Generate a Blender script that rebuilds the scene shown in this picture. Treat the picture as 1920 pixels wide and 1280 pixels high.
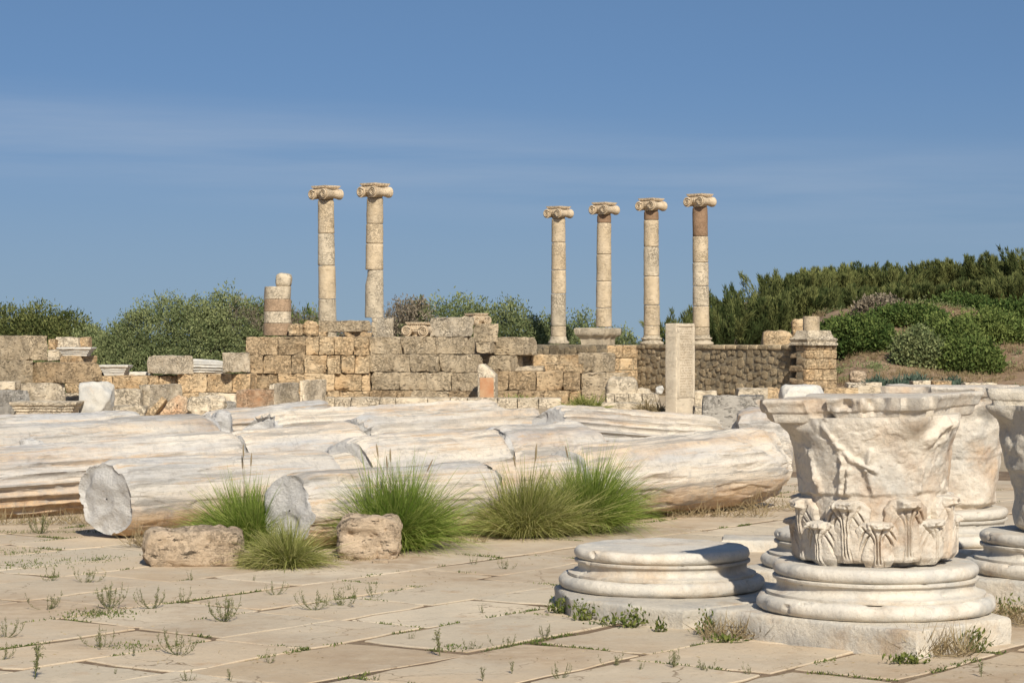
import bpy, math, random
import numpy as np
from mathutils import Vector, Matrix

R = math.radians
random.seed(7)
rng = np.random.default_rng(7)
scene = bpy.context.scene
for o in list(bpy.data.objects): bpy.data.objects.remove(o)
C = scene.collection

# ------------------------------------------------------------------ camera
F_PX, EYE = 4100.0, 1.6
cam_d = bpy.data.cameras.new('camera'); cam = bpy.data.objects.new('camera', cam_d); C.objects.link(cam)
cam.location = (0, 0, EYE); cam.rotation_euler = (R(90), 0, 0)
cam_d.sensor_width = 36; cam_d.lens = 36*F_PX/1920; cam_d.clip_end = 6000; cam_d.clip_start = 0.1
scene.camera = cam

# ------------------------------------------------------------------ light and sky
SUN_AZ, SUN_EL = 15.0, 37.0     # azimuth to the right of straight behind the camera
ts = Vector((math.cos(R(SUN_EL))*math.sin(R(SUN_AZ)), -math.cos(R(SUN_EL))*math.cos(R(SUN_AZ)), math.sin(R(SUN_EL))))
sd = bpy.data.lights.new('sun', 'SUN'); sd.energy = 5.0; sd.angle = R(0.53); sd.color = (1.0, 0.94, 0.83)
so = bpy.data.objects.new('sun', sd); C.objects.link(so); so.location = (0, 0, 30)
so.rotation_euler = ts.to_track_quat('Z', 'Y').to_euler()
world = bpy.data.worlds.new('World'); scene.world = world; world.use_nodes = True
wn = world.node_tree; wn.nodes.clear()
def N(t, typ, **kw):
    n = t.nodes.new(typ)
    for k, v in kw.items():
        if k == 'inputs':
            for a, b in v.items(): n.inputs[a].default_value = b
        else: setattr(n, k, v)
    return n
def L(t, a, b): t.links.new(a, b)
wo = N(wn, 'ShaderNodeOutputWorld'); bg = N(wn, 'ShaderNodeBackground'); bg.inputs[1].default_value = 0.091
sky = N(wn, 'ShaderNodeTexSky'); sky.sky_type = 'NISHITA'; sky.sun_disc = False
sky.sun_elevation = R(SUN_EL); sky.sun_rotation = R(180-SUN_AZ); sky.altitude = 0
sky.air_density = 1.0; sky.dust_density = 0.6; sky.ozone_density = 2.2
tc = N(wn, 'ShaderNodeTexCoord'); sx = N(wn, 'ShaderNodeSeparateXYZ'); cx = N(wn, 'ShaderNodeCombineXYZ')
L(wn, tc.outputs['Generated'], sx.inputs[0])
# a clear dry sky: the pale band at the horizon is narrow, so directions are lifted a little before sampling
lift = N(wn, 'ShaderNodeMath', operation='MULTIPLY_ADD'); lift.inputs[1].default_value = 1.0; lift.inputs[2].default_value = 0.23
L(wn, sx.outputs[2], lift.inputs[0]); L(wn, sx.outputs[0], cx.inputs[0]); L(wn, sx.outputs[1], cx.inputs[1]); L(wn, lift.outputs[0], cx.inputs[2])
nrm = N(wn, 'ShaderNodeVectorMath', operation='NORMALIZE'); L(wn, cx.outputs[0], nrm.inputs[0]); L(wn, nrm.outputs[0], sky.inputs[0])
# thin cirrus streaks
mp = N(wn, 'ShaderNodeMapping'); mp.inputs['Scale'].default_value = (2.4, 2.4, 34.0); mp.inputs['Rotation'].default_value = (0, R(-4.2), 0)
L(wn, tc.outputs['Generated'], mp.inputs[0])
nz = N(wn, 'ShaderNodeTexNoise'); nz.inputs['Scale'].default_value = 1.5; nz.inputs['Detail'].default_value = 7; nz.inputs['Roughness'].default_value = 0.55
L(wn, mp.outputs[0], nz.inputs[0])
sep2 = N(wn, 'ShaderNodeSeparateXYZ'); rot = N(wn, 'ShaderNodeMapping'); rot.inputs['Rotation'].default_value = (0, R(-3.6), 0)
L(wn, tc.outputs['Generated'], rot.inputs[0]); L(wn, rot.outputs[0], sep2.inputs[0])
band = N(wn, 'ShaderNodeValToRGB'); cr = band.color_ramp
cr.elements[0].position = 0.050; cr.elements[0].color = (0, 0, 0, 1); cr.elements[1].position = 0.106; cr.elements[1].color = (0, 0, 0, 1)
e = cr.elements.new(0.073); e.color = (.9, .9, .9, 1); e = cr.elements.new(0.086); e.color = (.75, .75, .75, 1)
L(wn, sep2.outputs[2], band.inputs[0])
cl = N(wn, 'ShaderNodeMapRange'); cl.inputs[1].default_value = 0.34; cl.inputs[2].default_value = 0.70; cl.inputs[4].default_value = 0.55
L(wn, nz.outputs[0], cl.inputs[0])
cm = N(wn, 'ShaderNodeMath', operation='MULTIPLY'); L(wn, band.outputs[0], cm.inputs[0]); L(wn, cl.outputs[0], cm.inputs[1])
tint = N(wn, 'ShaderNodeMix', data_type='RGBA', blend_type='MULTIPLY'); tint.inputs[0].default_value = 1.0
hs = N(wn, 'ShaderNodeHueSaturation'); hs.inputs['Saturation'].default_value = 1.10; L(wn, sky.outputs[0], hs.inputs['Color'])
hz = N(wn, 'ShaderNodeMapRange', interpolation_type='SMOOTHSTEP'); hz.inputs[1].default_value = -.02; hz.inputs[2].default_value = .13; hz.inputs[3].default_value = .75; hz.inputs[4].default_value = 0
L(wn, sx.outputs[2], hz.inputs[0])
hm = N(wn, 'ShaderNodeMix', data_type='RGBA'); L(wn, hz.outputs[0], hm.inputs[0]); L(wn, hs.outputs[0], hm.inputs[6]); hm.inputs[7].default_value = (2.85, 3.70, 4.25, 1)
L(wn, hm.outputs[2], tint.inputs[6]); tint.inputs[7].default_value = (1.0, 1.0, 1.0, 1)
mx = N(wn, 'ShaderNodeMix', data_type='RGBA'); L(wn, cm.outputs[0], mx.inputs[0]); L(wn, tint.outputs[2], mx.inputs[6]); mx.inputs[7].default_value = (3.9, 4.7, 5.9, 1)
L(wn, mx.outputs[2], bg.inputs[0]); L(wn, bg.outputs[0], wo.inputs[0])
scene.view_settings.view_transform = 'Standard'; scene.view_settings.look = 'None'
scene.view_settings.exposure = 0.15; scene.view_settings.gamma = 1.0
scene.render.engine = 'CYCLES'
scene.render.resolution_x = 1024; scene.render.resolution_y = 682

# ------------------------------------------------------------------ noise
_perm = np.random.default_rng(3).permutation(256); _perm = np.concatenate([_perm, _perm, _perm])
_g = np.random.default_rng(4).normal(size=(256, 3)); _g /= np.linalg.norm(_g, axis=1)[:, None]
def perlin(p):
    p = np.asarray(p, float); i = np.floor(p).astype(int); f = p - i; i &= 255
    u = f*f*f*(f*(f*6-15)+10); out = 0
    for dx in (0, 1):
        wx = u[:, 0] if dx else 1-u[:, 0]
        for dy in (0, 1):
            wy = u[:, 1] if dy else 1-u[:, 1]
            for dz in (0, 1):
                wz = u[:, 2] if dz else 1-u[:, 2]
                h = _perm[_perm[_perm[(i[:, 0]+dx) & 255] + ((i[:, 1]+dy) & 255)] + ((i[:, 2]+dz) & 255)]
                g = _g[h]
                out = out + wx*wy*wz*(g[:, 0]*(f[:, 0]-dx)+g[:, 1]*(f[:, 1]-dy)+g[:, 2]*(f[:, 2]-dz))
    return out
def fbm(p, o=4, lac=2.1, gain=.5):
    p = np.asarray(p, float); s = 0; a = 1
    for _ in range(o):
        s = s + a*perlin(p); p = p*lac+7.31; a *= gain
    return s
def sstep(a, b, x): t = np.clip((x-a)/(b-a), 0, 1); return t*t*(3-2*t)

# ------------------------------------------------------------------ object helpers
def mesh_np(name, V, F, mat=None, smooth=True, sharp=None, tint=None, mats=None):
    V = np.ascontiguousarray(V, dtype=np.float32); F = np.ascontiguousarray(F, dtype=np.int32)
    me = bpy.data.meshes.new(name); n, k = F.shape
    me.vertices.add(len(V)); me.vertices.foreach_set('co', V.ravel())
    me.loops.add(n*k); me.loops.foreach_set('vertex_index', F.ravel())
    me.polygons.add(n); me.polygons.foreach_set('loop_start', np.arange(0, n*k, k, dtype=np.int32))
    me.polygons.foreach_set('use_smooth', np.full(n, smooth))
    if tint is not None:
        at = me.attributes.new('tint', 'FLOAT', 'POINT'); at.data.foreach_set('value', np.ascontiguousarray(tint, dtype=np.float32))
    me.update(calc_edges=True); me.validate()
    if sharp: me.set_sharp_from_angle(angle=R(sharp))
    if mat: me.materials.append(mat)
    return me
def ob(name, me, parent=None, loc=(0, 0, 0), rot=(0, 0, 0)):
    o = bpy.data.objects.new(name, me); C.objects.link(o); o.location = loc; o.rotation_euler = rot
    if parent: o.parent = parent
    return o
def tag(o, label=None, cat=None, group=None, kind=None):
    if label: o['label'] = label
    if cat: o['category'] = cat
    if group: o['group'] = group
    if kind: o['kind'] = kind
    return o
def empty(name, loc=(0, 0, 0), rotz=0): 
    o = ob(name, None, None, loc, (0, 0, rotz)); o.empty_display_size = .2; return o
def copy_tree(o, parent=None):
    c = o.copy(); C.objects.link(c); c.parent = parent
    for ch in list(o.children): copy_tree(ch, c)
    return c
def X(px, Y): return (px-960)/F_PX*Y
def Z(py, Y): return EYE-(py-640)/F_PX*Y
def GY(py): return EYE*F_PX/(py-640)
def G(px, py): Y = GY(py); return np.array([X(px, Y), Y, 0.])

# ------------------------------------------------------------------ materials
def new_mat(name):
    m = bpy.data.materials.new(name); m.use_nodes = True; t = m.node_tree
    b = t.nodes['Principled BSDF']; b.inputs['Roughness'].default_value = .85
    b.inputs['Specular IOR Level'].default_value = .25
    return m, t, b
def coords(t, stretch=(1, 1, 1), world=False):
    tc = N(t, 'ShaderNodeTexCoord'); oi = N(t, 'ShaderNodeObjectInfo')
    mul = N(t, 'ShaderNodeVectorMath', operation='SCALE'); mul.inputs[3].default_value = 60.0
    cb = N(t, 'ShaderNodeCombineXYZ')
    for k in range(3): L(t, oi.outputs['Random'], cb.inputs[k])
    L(t, cb.outputs[0], mul.inputs[0])
    ad = N(t, 'ShaderNodeVectorMath', operation='ADD'); L(t, tc.outputs['Object'], ad.inputs[0]); L(t, mul.outputs[0], ad.inputs[1])
    if stretch == (1, 1, 1): return ad.outputs[0], oi
    mp = N(t, 'ShaderNodeVectorMath', operation='MULTIPLY'); L(t, ad.outputs[0], mp.inputs[0]); mp.inputs[1].default_value = stretch
    return mp.outputs[0], oi
def noise(t, v, scale, detail=6, rough=.6, lo=None, hi=None, out=1.0):
    n = N(t, 'ShaderNodeTexNoise'); n.inputs['Scale'].default_value = scale; n.inputs['Detail'].default_value = detail; n.inputs['Roughness'].default_value = rough
    L(t, v, n.inputs['Vector'])
    if lo is None: return n.outputs[0]
    m = N(t, 'ShaderNodeMapRange'); m.inputs[1].default_value = lo; m.inputs[2].default_value = hi; m.inputs[4].default_value = out
    L(t, n.outputs[0], m.inputs[0]); return m.outputs[0]
def mix(t, f, a, b, mode='MIX'):
    m = N(t, 'ShaderNodeMix', data_type='RGBA', blend_type=mode)
    if isinstance(f, (int, float)): m.inputs[0].default_value = f
    else: L(t, f, m.inputs[0])
    for i, c in ((6, a), (7, b)):
        if isinstance(c, tuple): m.inputs[i].default_value = (*c, 1)
        else: L(t, c, m.inputs[i])
    return m.outputs[2]
def math_(t, op, a, b=None):
    m = N(t, 'ShaderNodeMath', operation=op)
    for i, c in enumerate((a, b)):
        if c is None: continue
        if isinstance(c, (int, float)): m.inputs[i].default_value = c
        else: L(t, c, m.inputs[i])
    return m.outputs[0]
def bump(t, b, layers):
    prev = None
    for h, dist, st in layers:
        n = N(t, 'ShaderNodeBump'); n.inputs['Distance'].default_value = dist; n.inputs['Strength'].default_value = st
        L(t, h, n.inputs['Height'])
        if prev: L(t, prev, n.inputs['Normal'])
        prev = n.outputs[0]
    L(t, prev, b.inputs['Normal'])
def vary(t, col, oi, amt=.2, hue=.0):
    """brightness variation from object to object"""
    mr = N(t, 'ShaderNodeMapRange'); mr.inputs[3].default_value = 1-amt; mr.inputs[4].default_value = 1+amt
    L(t, oi.outputs['Random'], mr.inputs[0])
    hs = N(t, 'ShaderNodeHueSaturation'); L(t, mr.outputs[0], hs.inputs['Value']); L(t, col, hs.inputs['Color'])
    return hs.outputs[0]

def marble(name, white=(.72, .68, .60), grey=(.50, .50, .49), ochre=(.60, .40, .22), stretch=(1, 1, 1), stain=(.56, .70), grey_r=(.45, .65), sc=2.2, bumpk=1.0, soil=False, crack=0):
    m, t, b = new_mat(name); v, oi = coords(t, stretch)
    v0, _ = coords(t)
    c = mix(t, noise(t, v, sc, 7, .62, *grey_r), white, grey)
    c = mix(t, noise(t, v, sc*3.1, 6, .7, .5, .75, .55), c, tuple(min(.75, x*1.22) for x in white))
    s = noise(t, v, sc*.8, 7, .68, *stain)
    if soil:
        g = N(t, 'ShaderNodeNewGeometry'); sp = N(t, 'ShaderNodeSeparateXYZ'); L(t, g.outputs['Position'], sp.inputs[0])
        mr = N(t, 'ShaderNodeMapRange'); mr.inputs[1].default_value = .42; mr.inputs[2].default_value = .08; mr.inputs[4].default_value = .95
        wob = math_(t, 'MULTIPLY_ADD', noise(t, v, 2.2, 6, .65), .75); wob.node.inputs[2].default_value = -.375
        zz = math_(t, 'ADD', sp.outputs[2], wob); L(t, zz, mr.inputs[0])
        s = math_(t, 'MAXIMUM', s, mr.outputs[0])
    st2 = mix(t, noise(t, v0, 9, 5, .7, .4, .65), ochre, (ochre[0]*.55, ochre[1]*.45, ochre[2]*.38))
    c = mix(t, math_(t, 'MULTIPLY', s, .85), c, st2)
    if stretch != (1, 1, 1):
        vf, _ = coords(t, (stretch[0]*.7, stretch[1]*2.2, stretch[2]*2.2))
        c = mix(t, noise(t, vf, 2.6, 9, .78, .51, .59, .85), c, (.29, .265, .23))
        c = mix(t, noise(t, vf, 3.6, 8, .76, .54, .63, .7), c, (.50, .335, .19))
        c = mix(t, noise(t, v0, 5.5, 9, .80, .53, .62, .6), c, (.36, .335, .30))
    c = mix(t, noise(t, v0, 26, 6, .75, .54, .70, .6), c, (.34, .31, .26))
    c = mix(t, noise(t, v0, 90, 3, .6, .58, .7, .25), c, (.2, .18, .15))
    ccol = c
    b.inputs['Roughness'].default_value = .78
    lay = [(noise(t, v, sc*4, 9, .72), .035*bumpk, .6), (noise(t, v0, 30, 7, .75), .009*bumpk, .7)]
    if crack:
        vo = N(t, 'ShaderNodeTexVoronoi', feature='DISTANCE_TO_EDGE'); vo.inputs['Scale'].default_value = crack
        wv = N(t, 'ShaderNodeVectorMath', operation='ADD'); L(t, v0, wv.inputs[0])
        nn = N(t, 'ShaderNodeTexNoise'); nn.inputs['Scale'].default_value = 6; nn.inputs['Detail'].default_value = 5; L(t, v0, nn.inputs['Vector'])
        sc_ = N(t, 'ShaderNodeVectorMath', operation='SCALE'); sc_.inputs[3].default_value = .35; L(t, nn.outputs[1], sc_.inputs[0]); L(t, sc_.outputs[0], wv.inputs[1])
        L(t, wv.outputs[0], vo.inputs['Vector'])
        mr = N(t, 'ShaderNodeMapRange'); mr.inputs[2].default_value = .007; L(t, vo.outputs['Distance'], mr.inputs[0])
        keep = noise(t, v0, 1.7, 3, .5, .42, .48); cm_ = math_(t, 'MAXIMUM', mr.outputs[0], keep)
        lay.append((cm_, .006, .6)); ccol = mix(t, math_(t, 'MULTIPLY', math_(t, 'SUBTRACT', 1.0, cm_), .30), ccol, (.25, .21, .16))
    L(t, vary(t, ccol, oi, .07), b.inputs['Base Color'])
    bump(t, b, lay)
    return m

def limestone(name, a, bcol, dark=(.20, .17, .125), pits=1.0, dark_r=(.54, .72), sc=1.6, var=.09):
    m, t, b = new_mat(name); v, oi = coords(t); vs, _ = coords(t, (1, 1, 3.2))
    c = mix(t, noise(t, v, sc, 6, .6, .38, .64), a, bcol)
    c = mix(t, noise(t, vs, sc*2.5, 7, .72, .46, .72, .65), c, tuple(min(.8, x*1.28) for x in a))
    big = noise(t, v, sc*.75, 8, .74, *dark_r, .85)
    c = mix(t, big, c, dark)
    where = noise(t, v, 1.9, 4, .6, .42, .60)                     # pits come in patches
    p1 = noise(t, v, 17, 7, .78, .40, .50); p2 = noise(t, vs, 7, 6, .75, .33, .41)
    pit = math_(t, 'MINIMUM', math_(t, 'MAXIMUM', p1, math_(t, 'SUBTRACT', 1.0, where)), p2)
    c = mix(t, math_(t, 'MULTIPLY', math_(t, 'SUBTRACT', 1.0, pit), .45*min(1., pits)), c, tuple(x*.6 for x in dark))
    c = mix(t, noise(t, v, 60, 4, .6, .52, .7, .3), c, dark)
    L(t, vary(t, c, oi, var), b.inputs['Base Color']); b.inputs['Roughness'].default_value = .95
    bump(t, b, [(noise(t, vs, 3.5, 9, .74), .13*pits, .7), (pit, .05*pits, .8), (noise(t, v, 34, 6, .75), .016, .7)])
    return m

M = {}
M['marble_shaft'] = marble('marble_shaft', white=(.63, .555, .45), grey=(.42, .41, .395), ochre=(.58, .385, .20), stretch=(.24, 1.7, 1.7), soil=True, stain=(.49, .72), sc=1.5, crack=2.4, grey_r=(.42, .62), bumpk=1.2)
M['marble_break'] = marble('marble_break', white=(.54, .515, .475), grey=(.43, .41, .38), ochre=(.42, .36, .28), stain=(.62, .8), sc=3.2, bumpk=2.0)
M['marble_base'] = marble('marble_base', white=(.60, .54, .445), grey=(.46, .435, .385), ochre=(.54, .39, .23), stain=(.52, .76), sc=2.6, bumpk=.6)
M['marble_plinth'] = marble('marble_plinth', white=(.60, .535, .43), grey=(.47, .44, .385), ochre=(.56, .42, .26), stain=(.55, .75), sc=3.2, bumpk=1.0)
M['marble_capital'] = marble('marble_capital', white=(.62, .545, .44), grey=(.48, .445, .385), ochre=(.52, .36, .22), stain=(.49, .72), sc=3.0, bumpk=1.0)
M['marble_far'] = marble('marble_far', white=(.60, .56, .48), grey=(.46, .45, .42), stain=(.6, .8), sc=2.0, bumpk=1.0)
M['ashlar_warm'] = limestone('ashlar_warm', (.63, .475, .29), (.62, .415, .22), dark=(.34, .245, .145), dark_r=(.55, .78))
M['ashlar_grey'] = limestone('ashlar_grey', (.61, .49, .33), (.57, .445, .285), dark=(.36, .285, .19), dark_r=(.54, .80), pits=1.3)
M['ashlar_pale'] = limestone('ashlar_pale', (.64, .54, .40), (.59, .485, .34), dark=(.30, .25, .18), pits=.5, dark_r=(.58, .8))
M['ashlar_brown'] = limestone('ashlar_brown', (.55, .41, .25), (.49, .345, .195), dark=(.28, .20, .12), pits=1.2)
M['rock_tan'] = limestone('rock_tan', (.62, .48, .33), (.56, .42, .28), dark=(.33, .24, .16), pits=1.1, dark_r=(.58, .74), sc=3.0)
M['rock_grey'] = limestone('rock_grey', (.42, .385, .33), (.38, .345, .29), dark=(.25, .225, .19), pits=.5, dark_r=(.58, .8))
M['column_tan'] = limestone('column_tan', (.53, .425, .29), (.48, .375, .24), dark=(.38, .295, .19), pits=.2, dark_r=(.60, .82), sc=2.2, var=.10)
M['column_pale'] = limestone('column_pale', (.565, .475, .345), (.53, .44, .31), dark=(.38, .315, .225), pits=.28, var=.08)
M['column_brown'] = limestone('column_brown', (.28, .18, .11), (.24, .15, .09), dark=(.17, .105, .06), pits=.1, var=.05)
M['stele'] = limestone('stele', (.60, .51, .38), (.565, .47, .34), dark=(.46, .38, .27), pits=.12, dark_r=(.6, .85), var=.0)
M['column_band'] = limestone('column_band', (.40, .28, .18), (.35, .24, .15), dark=(.25, .17, .10), pits=.15, var=.05)
M['ionic'] = limestone('ionic', (.60, .48, .33), (.54, .41, .265), dark=(.28, .21, .13), pits=.15, dark_r=(.58, .76), sc=4, var=.06)
M['rubble'] = limestone('rubble', (.56, .44, .275), (.48, .365, .215), dark=(.2, .16, .105), pits=.7, var=.26)
M['mortar'] = limestone('mortar', (.42, .345, .23), (.37, .30, .20), dark=(.27, .22, .15), pits=.8)
M['ochre_stone'] = limestone('ochre_stone', (.55, .43, .29), (.50, .26, .13), dark=(.3, .2, .12), pits=.3, sc=1.2)

def flat_mat(name, a, b_, sc=6, rough=.9, trans=0, tint=False, spec=.2):
    m, t, b = new_mat(name)
    if tint:
        at = N(t, 'ShaderNodeAttribute', attribute_name='tint'); c = mix(t, at.outputs['Fac'], a, b_)
        b.inputs['Specular IOR Level'].default_value = spec; b.inputs['Roughness'].default_value = rough
        if trans:
            L(t, c, b.inputs['Base Color'])
            tr = N(t, 'ShaderNodeBsdfTranslucent'); L(t, c, tr.inputs[0]); ms = N(t, 'ShaderNodeMixShader'); ms.inputs[0].default_value = trans
            L(t, b.outputs[0], ms.inputs[1]); L(t, tr.outputs[0], ms.inputs[2]); L(t, ms.outputs[0], t.nodes['Material Output'].inputs[0]); return m
    else:
        v, oi = coords(t); c = vary(t, mix(t, noise(t, v, sc, 5, .6, .35, .65), a, b_), oi, .15)
        b.inputs['Roughness'].default_value = rough
    L(t, c, b.inputs['Base Color']); return m
M['leaf_bush'] = flat_mat('leaf_bush', (.085, .125, .030), (.23, .27, .075), tint=True, trans=.25)
M['leaf_bush_grey'] = flat_mat('leaf_bush_grey', (.115, .145, .058), (.28, .30, .13), tint=True, trans=.2)
M['leaf_dry'] = flat_mat('leaf_dry', (.15, .12, .08), (.32, .265, .19), tint=True, trans=.1)
M['leaf_tamarisk'] = flat_mat('leaf_tamarisk', (.050, .070, .020), (.215, .225, .075), tint=True, trans=.2)
M['leaf_shrub'] = flat_mat('leaf_shrub', (.05, .09, .02), (.17, .215, .055), tint=True, trans=.25)
M['leaf_blue'] = flat_mat('leaf_blue', (.06, .095, .065), (.13, .17, .12), tint=True, trans=.15)
M['wood'] = flat_mat('wood', (.10, .075, .05), (.20, .16, .12))
M['grass'] = flat_mat('grass', (.10, .19, .014), (.40, .43, .12), tint=True, trans=.35, rough=.6)
M['grass_olive'] = flat_mat('grass_olive', (.15, .185, .025), (.50, .46, .19), tint=True, trans=.35, rough=.6)
M['straw'] = flat_mat('straw', (.20, .15, .075), (.42, .33, .19), tint=True, trans=.2)
M['weed'] = flat_mat('weed', (.13, .14, .055), (.26, .24, .12), tint=True, trans=.2)
M['weed_green'] = flat_mat('weed_green', (.07, .105, .025), (.22, .235, .06), tint=True, trans=.3)
M['seed'] = flat_mat('seed', (.26, .20, .12), (.34, .27, .17), tint=True)

# pavement and earth
def pave_mat():
    m, t, b = new_mat('paving_stone'); v, oi = coords(t)
    cr = N(t, 'ShaderNodeValToRGB'); L(t, oi.outputs['Random'], cr.inputs[0])
    cr.color_ramp.elements[0].color = (.47, .36, .235, 1); cr.color_ramp.elements[1].color = (.66, .545, .39, 1)
    e = cr.color_ramp.elements.new(.35); e.color = (.57, .445, .30, 1); e = cr.color_ramp.elements.new(.7); e.color = (.52, .435, .315, 1)
    c = mix(t, noise(t, v, 1.5, 6, .62, .40, .66, .75), cr.outputs[0], (.49, .42, .315))
    c = mix(t, noise(t, v, 3.2, 7, .7, .54, .72, .6), c, (.64, .52, .37))
    c = mix(t, noise(t, v, 2.1, 8, .75, .57, .70, .6), c, (.42, .26, .14))
    c = mix(t, noise(t, v, 34, 5, .7, .58, .72, .6), c, (.22, .165, .105))
    c = mix(t, noise(t, v, 12, 7, .75, .60, .70, .5), c, (.60, .49, .35))
    vo = N(t, 'ShaderNodeTexVoronoi', feature='DISTANCE_TO_EDGE'); vo.inputs['Scale'].default_value = 1.1
    nn = N(t, 'ShaderNodeTexNoise'); nn.inputs['Scale'].default_value = 3.5; nn.inputs['Detail'].default_value = 6; L(t, v, nn.inputs['Vector'])
    sc_ = N(t, 'ShaderNodeVectorMath', operation='SCALE'); sc_.inputs[3].default_value = .5; L(t, nn.outputs[1], sc_.inputs[0])
    wv = N(t, 'ShaderNodeVectorMath', operation='ADD'); L(t, v, wv.inputs[0]); L(t, sc_.outputs[0], wv.inputs[1]); L(t, wv.outputs[0], vo.inputs['Vector'])
    mr = N(t, 'ShaderNodeMapRange'); mr.inputs[2].default_value = .009; L(t, vo.outputs['Distance'], mr.inputs[0])
    crk = math_(t, 'MAXIMUM', mr.outputs[0], noise(t, v, .9, 3, .5, .44, .50))
    c = mix(t, crk, (.20, .14, .085), c)
    g = N(t, 'ShaderNodeNewGeometry'); w = g.outputs['Position']                  # soil washed over the paving, across the joints
    soil = math_(t, 'MULTIPLY', noise(t, w, .42, 6, .62, .45, .62), noise(t, w, 5.0, 6, .7, .30, .60, .95))
    c = mix(t, soil, c, (.38, .275, .175))
    c = mix(t, noise(t, w, 7.5, 7, .8, .60, .68, .7), c, (.33, .245, .155))
    L(t, c, b.inputs['Base Color']); b.inputs['Roughness'].default_value = .9
    bump(t, b, [(noise(t, v, 2.6, 7, .65), .03, .4), (noise(t, v, 14, 8, .75), .012, .6), (noise(t, v, 60, 4, .7), .004, .5)])
    return m
M['paving'] = pave_mat()
def earth(name, a, b_, c_):
    m, t, b = new_mat(name); tc = N(t, 'ShaderNodeTexCoord'); v = tc.outputs['Object']
    c = mix(t, noise(t, v, .55, 7, .65, .38, .62), a, b_)
    c = mix(t, noise(t, v, 3.5, 7, .7, .5, .68, .8), c, c_)
    c = mix(t, noise(t, v, 30, 5, .7, .55, .7, .5), c, tuple(x*.5 for x in a))
    L(t, c, b.inputs['Base Color']); b.inputs['Roughness'].default_value = 1
    bump(t, b, [(noise(t, v, 1.2, 8, .7), .25, .5), (noise(t, v, 16, 7, .75), .03, .8)])
    return m
M['joint_soil'] = earth('joint_soil', (.19, .13, .08), (.26, .18, .11), (.36, .27, .17))
M['ground'] = earth('ground', (.40, .31, .20), (.46, .36, .24), (.50, .41, .29))
M['bank'] = earth('bank', (.22, .145, .085), (.33, .225, .14), (.40, .30, .20))
M['sea'] = flat_mat('sea', (.03, .08, .13), (.04, .10, .16), rough=.2)

# ------------------------------------------------------------------ shapes
_gc = {}
def box_grid(h, rad, n):
    """vertices on a box of half sizes h, grid denser at the edges; returns V, F (quads, outward)"""
    ax = []
    for k in range(3):
        hk = h[k]; r = min(rad, hk*.6); m = max(1, n[k])
        inner = np.linspace(-(hk-r), hk-r, m+1)
        ax.append(np.concatenate([[-hk, -hk+r*.35], inner, [hk-r*.35, hk]]))
    V = []; F = []; off = 0
    for a in range(3):
        b_, c_ = (a+1) % 3, (a+2) % 3
        u, v = np.meshgrid(ax[b_], ax[c_], indexing='ij'); nu, nv = u.shape
        for s in (-1, 1):
            P = np.zeros((nu*nv, 3)); P[:, a] = s*h[a]; P[:, b_] = u.ravel(); P[:, c_] = v.ravel()
            i, j = np.meshgrid(np.arange(nu-1), np.arange(nv-1), indexing='ij'); q = (i*nv+j).ravel()+off
            f = np.stack([q, q+nv, q+nv+1, q+1], 1)
            if s < 0: f = f[:, ::-1]
            V.append(P); F.append(f); off += nu*nv
    V = np.concatenate(V); F = np.concatenate(F)
    key = np.round(V*20000).astype(np.int64)
    _, idx, inv = np.unique(key, axis=0, return_index=True, return_inverse=True)
    return V[idx], inv.ravel()[F]
def stone(size, seed=0, rad=.04, rough=.02, freq=3., cell=.12, chips=0, chip=.25, pit=0., taper=0., maxn=14):
    h = np.array(size)/2
    n = [int(np.clip(s/cell, 2, maxn)) for s in size]
    V, F = box_grid(h, rad, n)
    r = np.minimum(rad, h*.6); q = np.clip(V, -(h-r), h-r); d = V-q
    nn = d/np.maximum(np.linalg.norm(d/r, axis=1)[:, None], 1e-9)    # ellipsoidal rounding
    P = q+nn
    nd = d/np.maximum(np.linalg.norm(d, axis=1)[:, None], 1e-9)
    rs = np.random.default_rng(seed); so_ = rs.uniform(0, 90, 3)
    for _ in range(chips):
        sg = rs.choice([-1, 1], 3)*np.array([rs.uniform(.3, 1), rs.uniform(.1, 1), rs.uniform(.2, 1)])
        nv = sg/np.linalg.norm(sg); dist = np.abs(nv*h).sum()*(1-chip*rs.uniform(.3, 1.))
        ex = np.maximum(0, P@nv-dist-.25*rough*perlin(P*freq*2+so_)); P = P-ex[:, None]*nv
    dsp = rough*fbm(P*freq+so_, 4)
    if pit: dsp = dsp-pit*sstep(.12, .4, fbm(P*freq*1.9+so_+31, 3))
    P = P+nd*dsp[:, None]
    if taper: P[:, :2] *= (1-taper*(P[:, 2:3]/h[2]+1)/2)
    return P, F
def stone_mesh(name, size, mat, **kw):
    V, F = stone(size, **kw); return mesh_np(name, V, F, mat, True, 34)
def bfit(x0, xs, x1, y0, y1, Y, th):
    """box whose near vertical edge stands at column xs and depth Y, turned by th degrees: centre, size, rotation"""
    a0, a1 = (x0-960)/F_PX, (x1-960)/F_PX; Xs = X(xs, Y); t = R(th); c, s = math.cos(t), math.sin(t)
    w = (Xs-a0*Y)/(c+a0*s); d = (a1*Y-Xs)/(s-a1*c)
    return Xs, w, d, c, s
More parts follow.
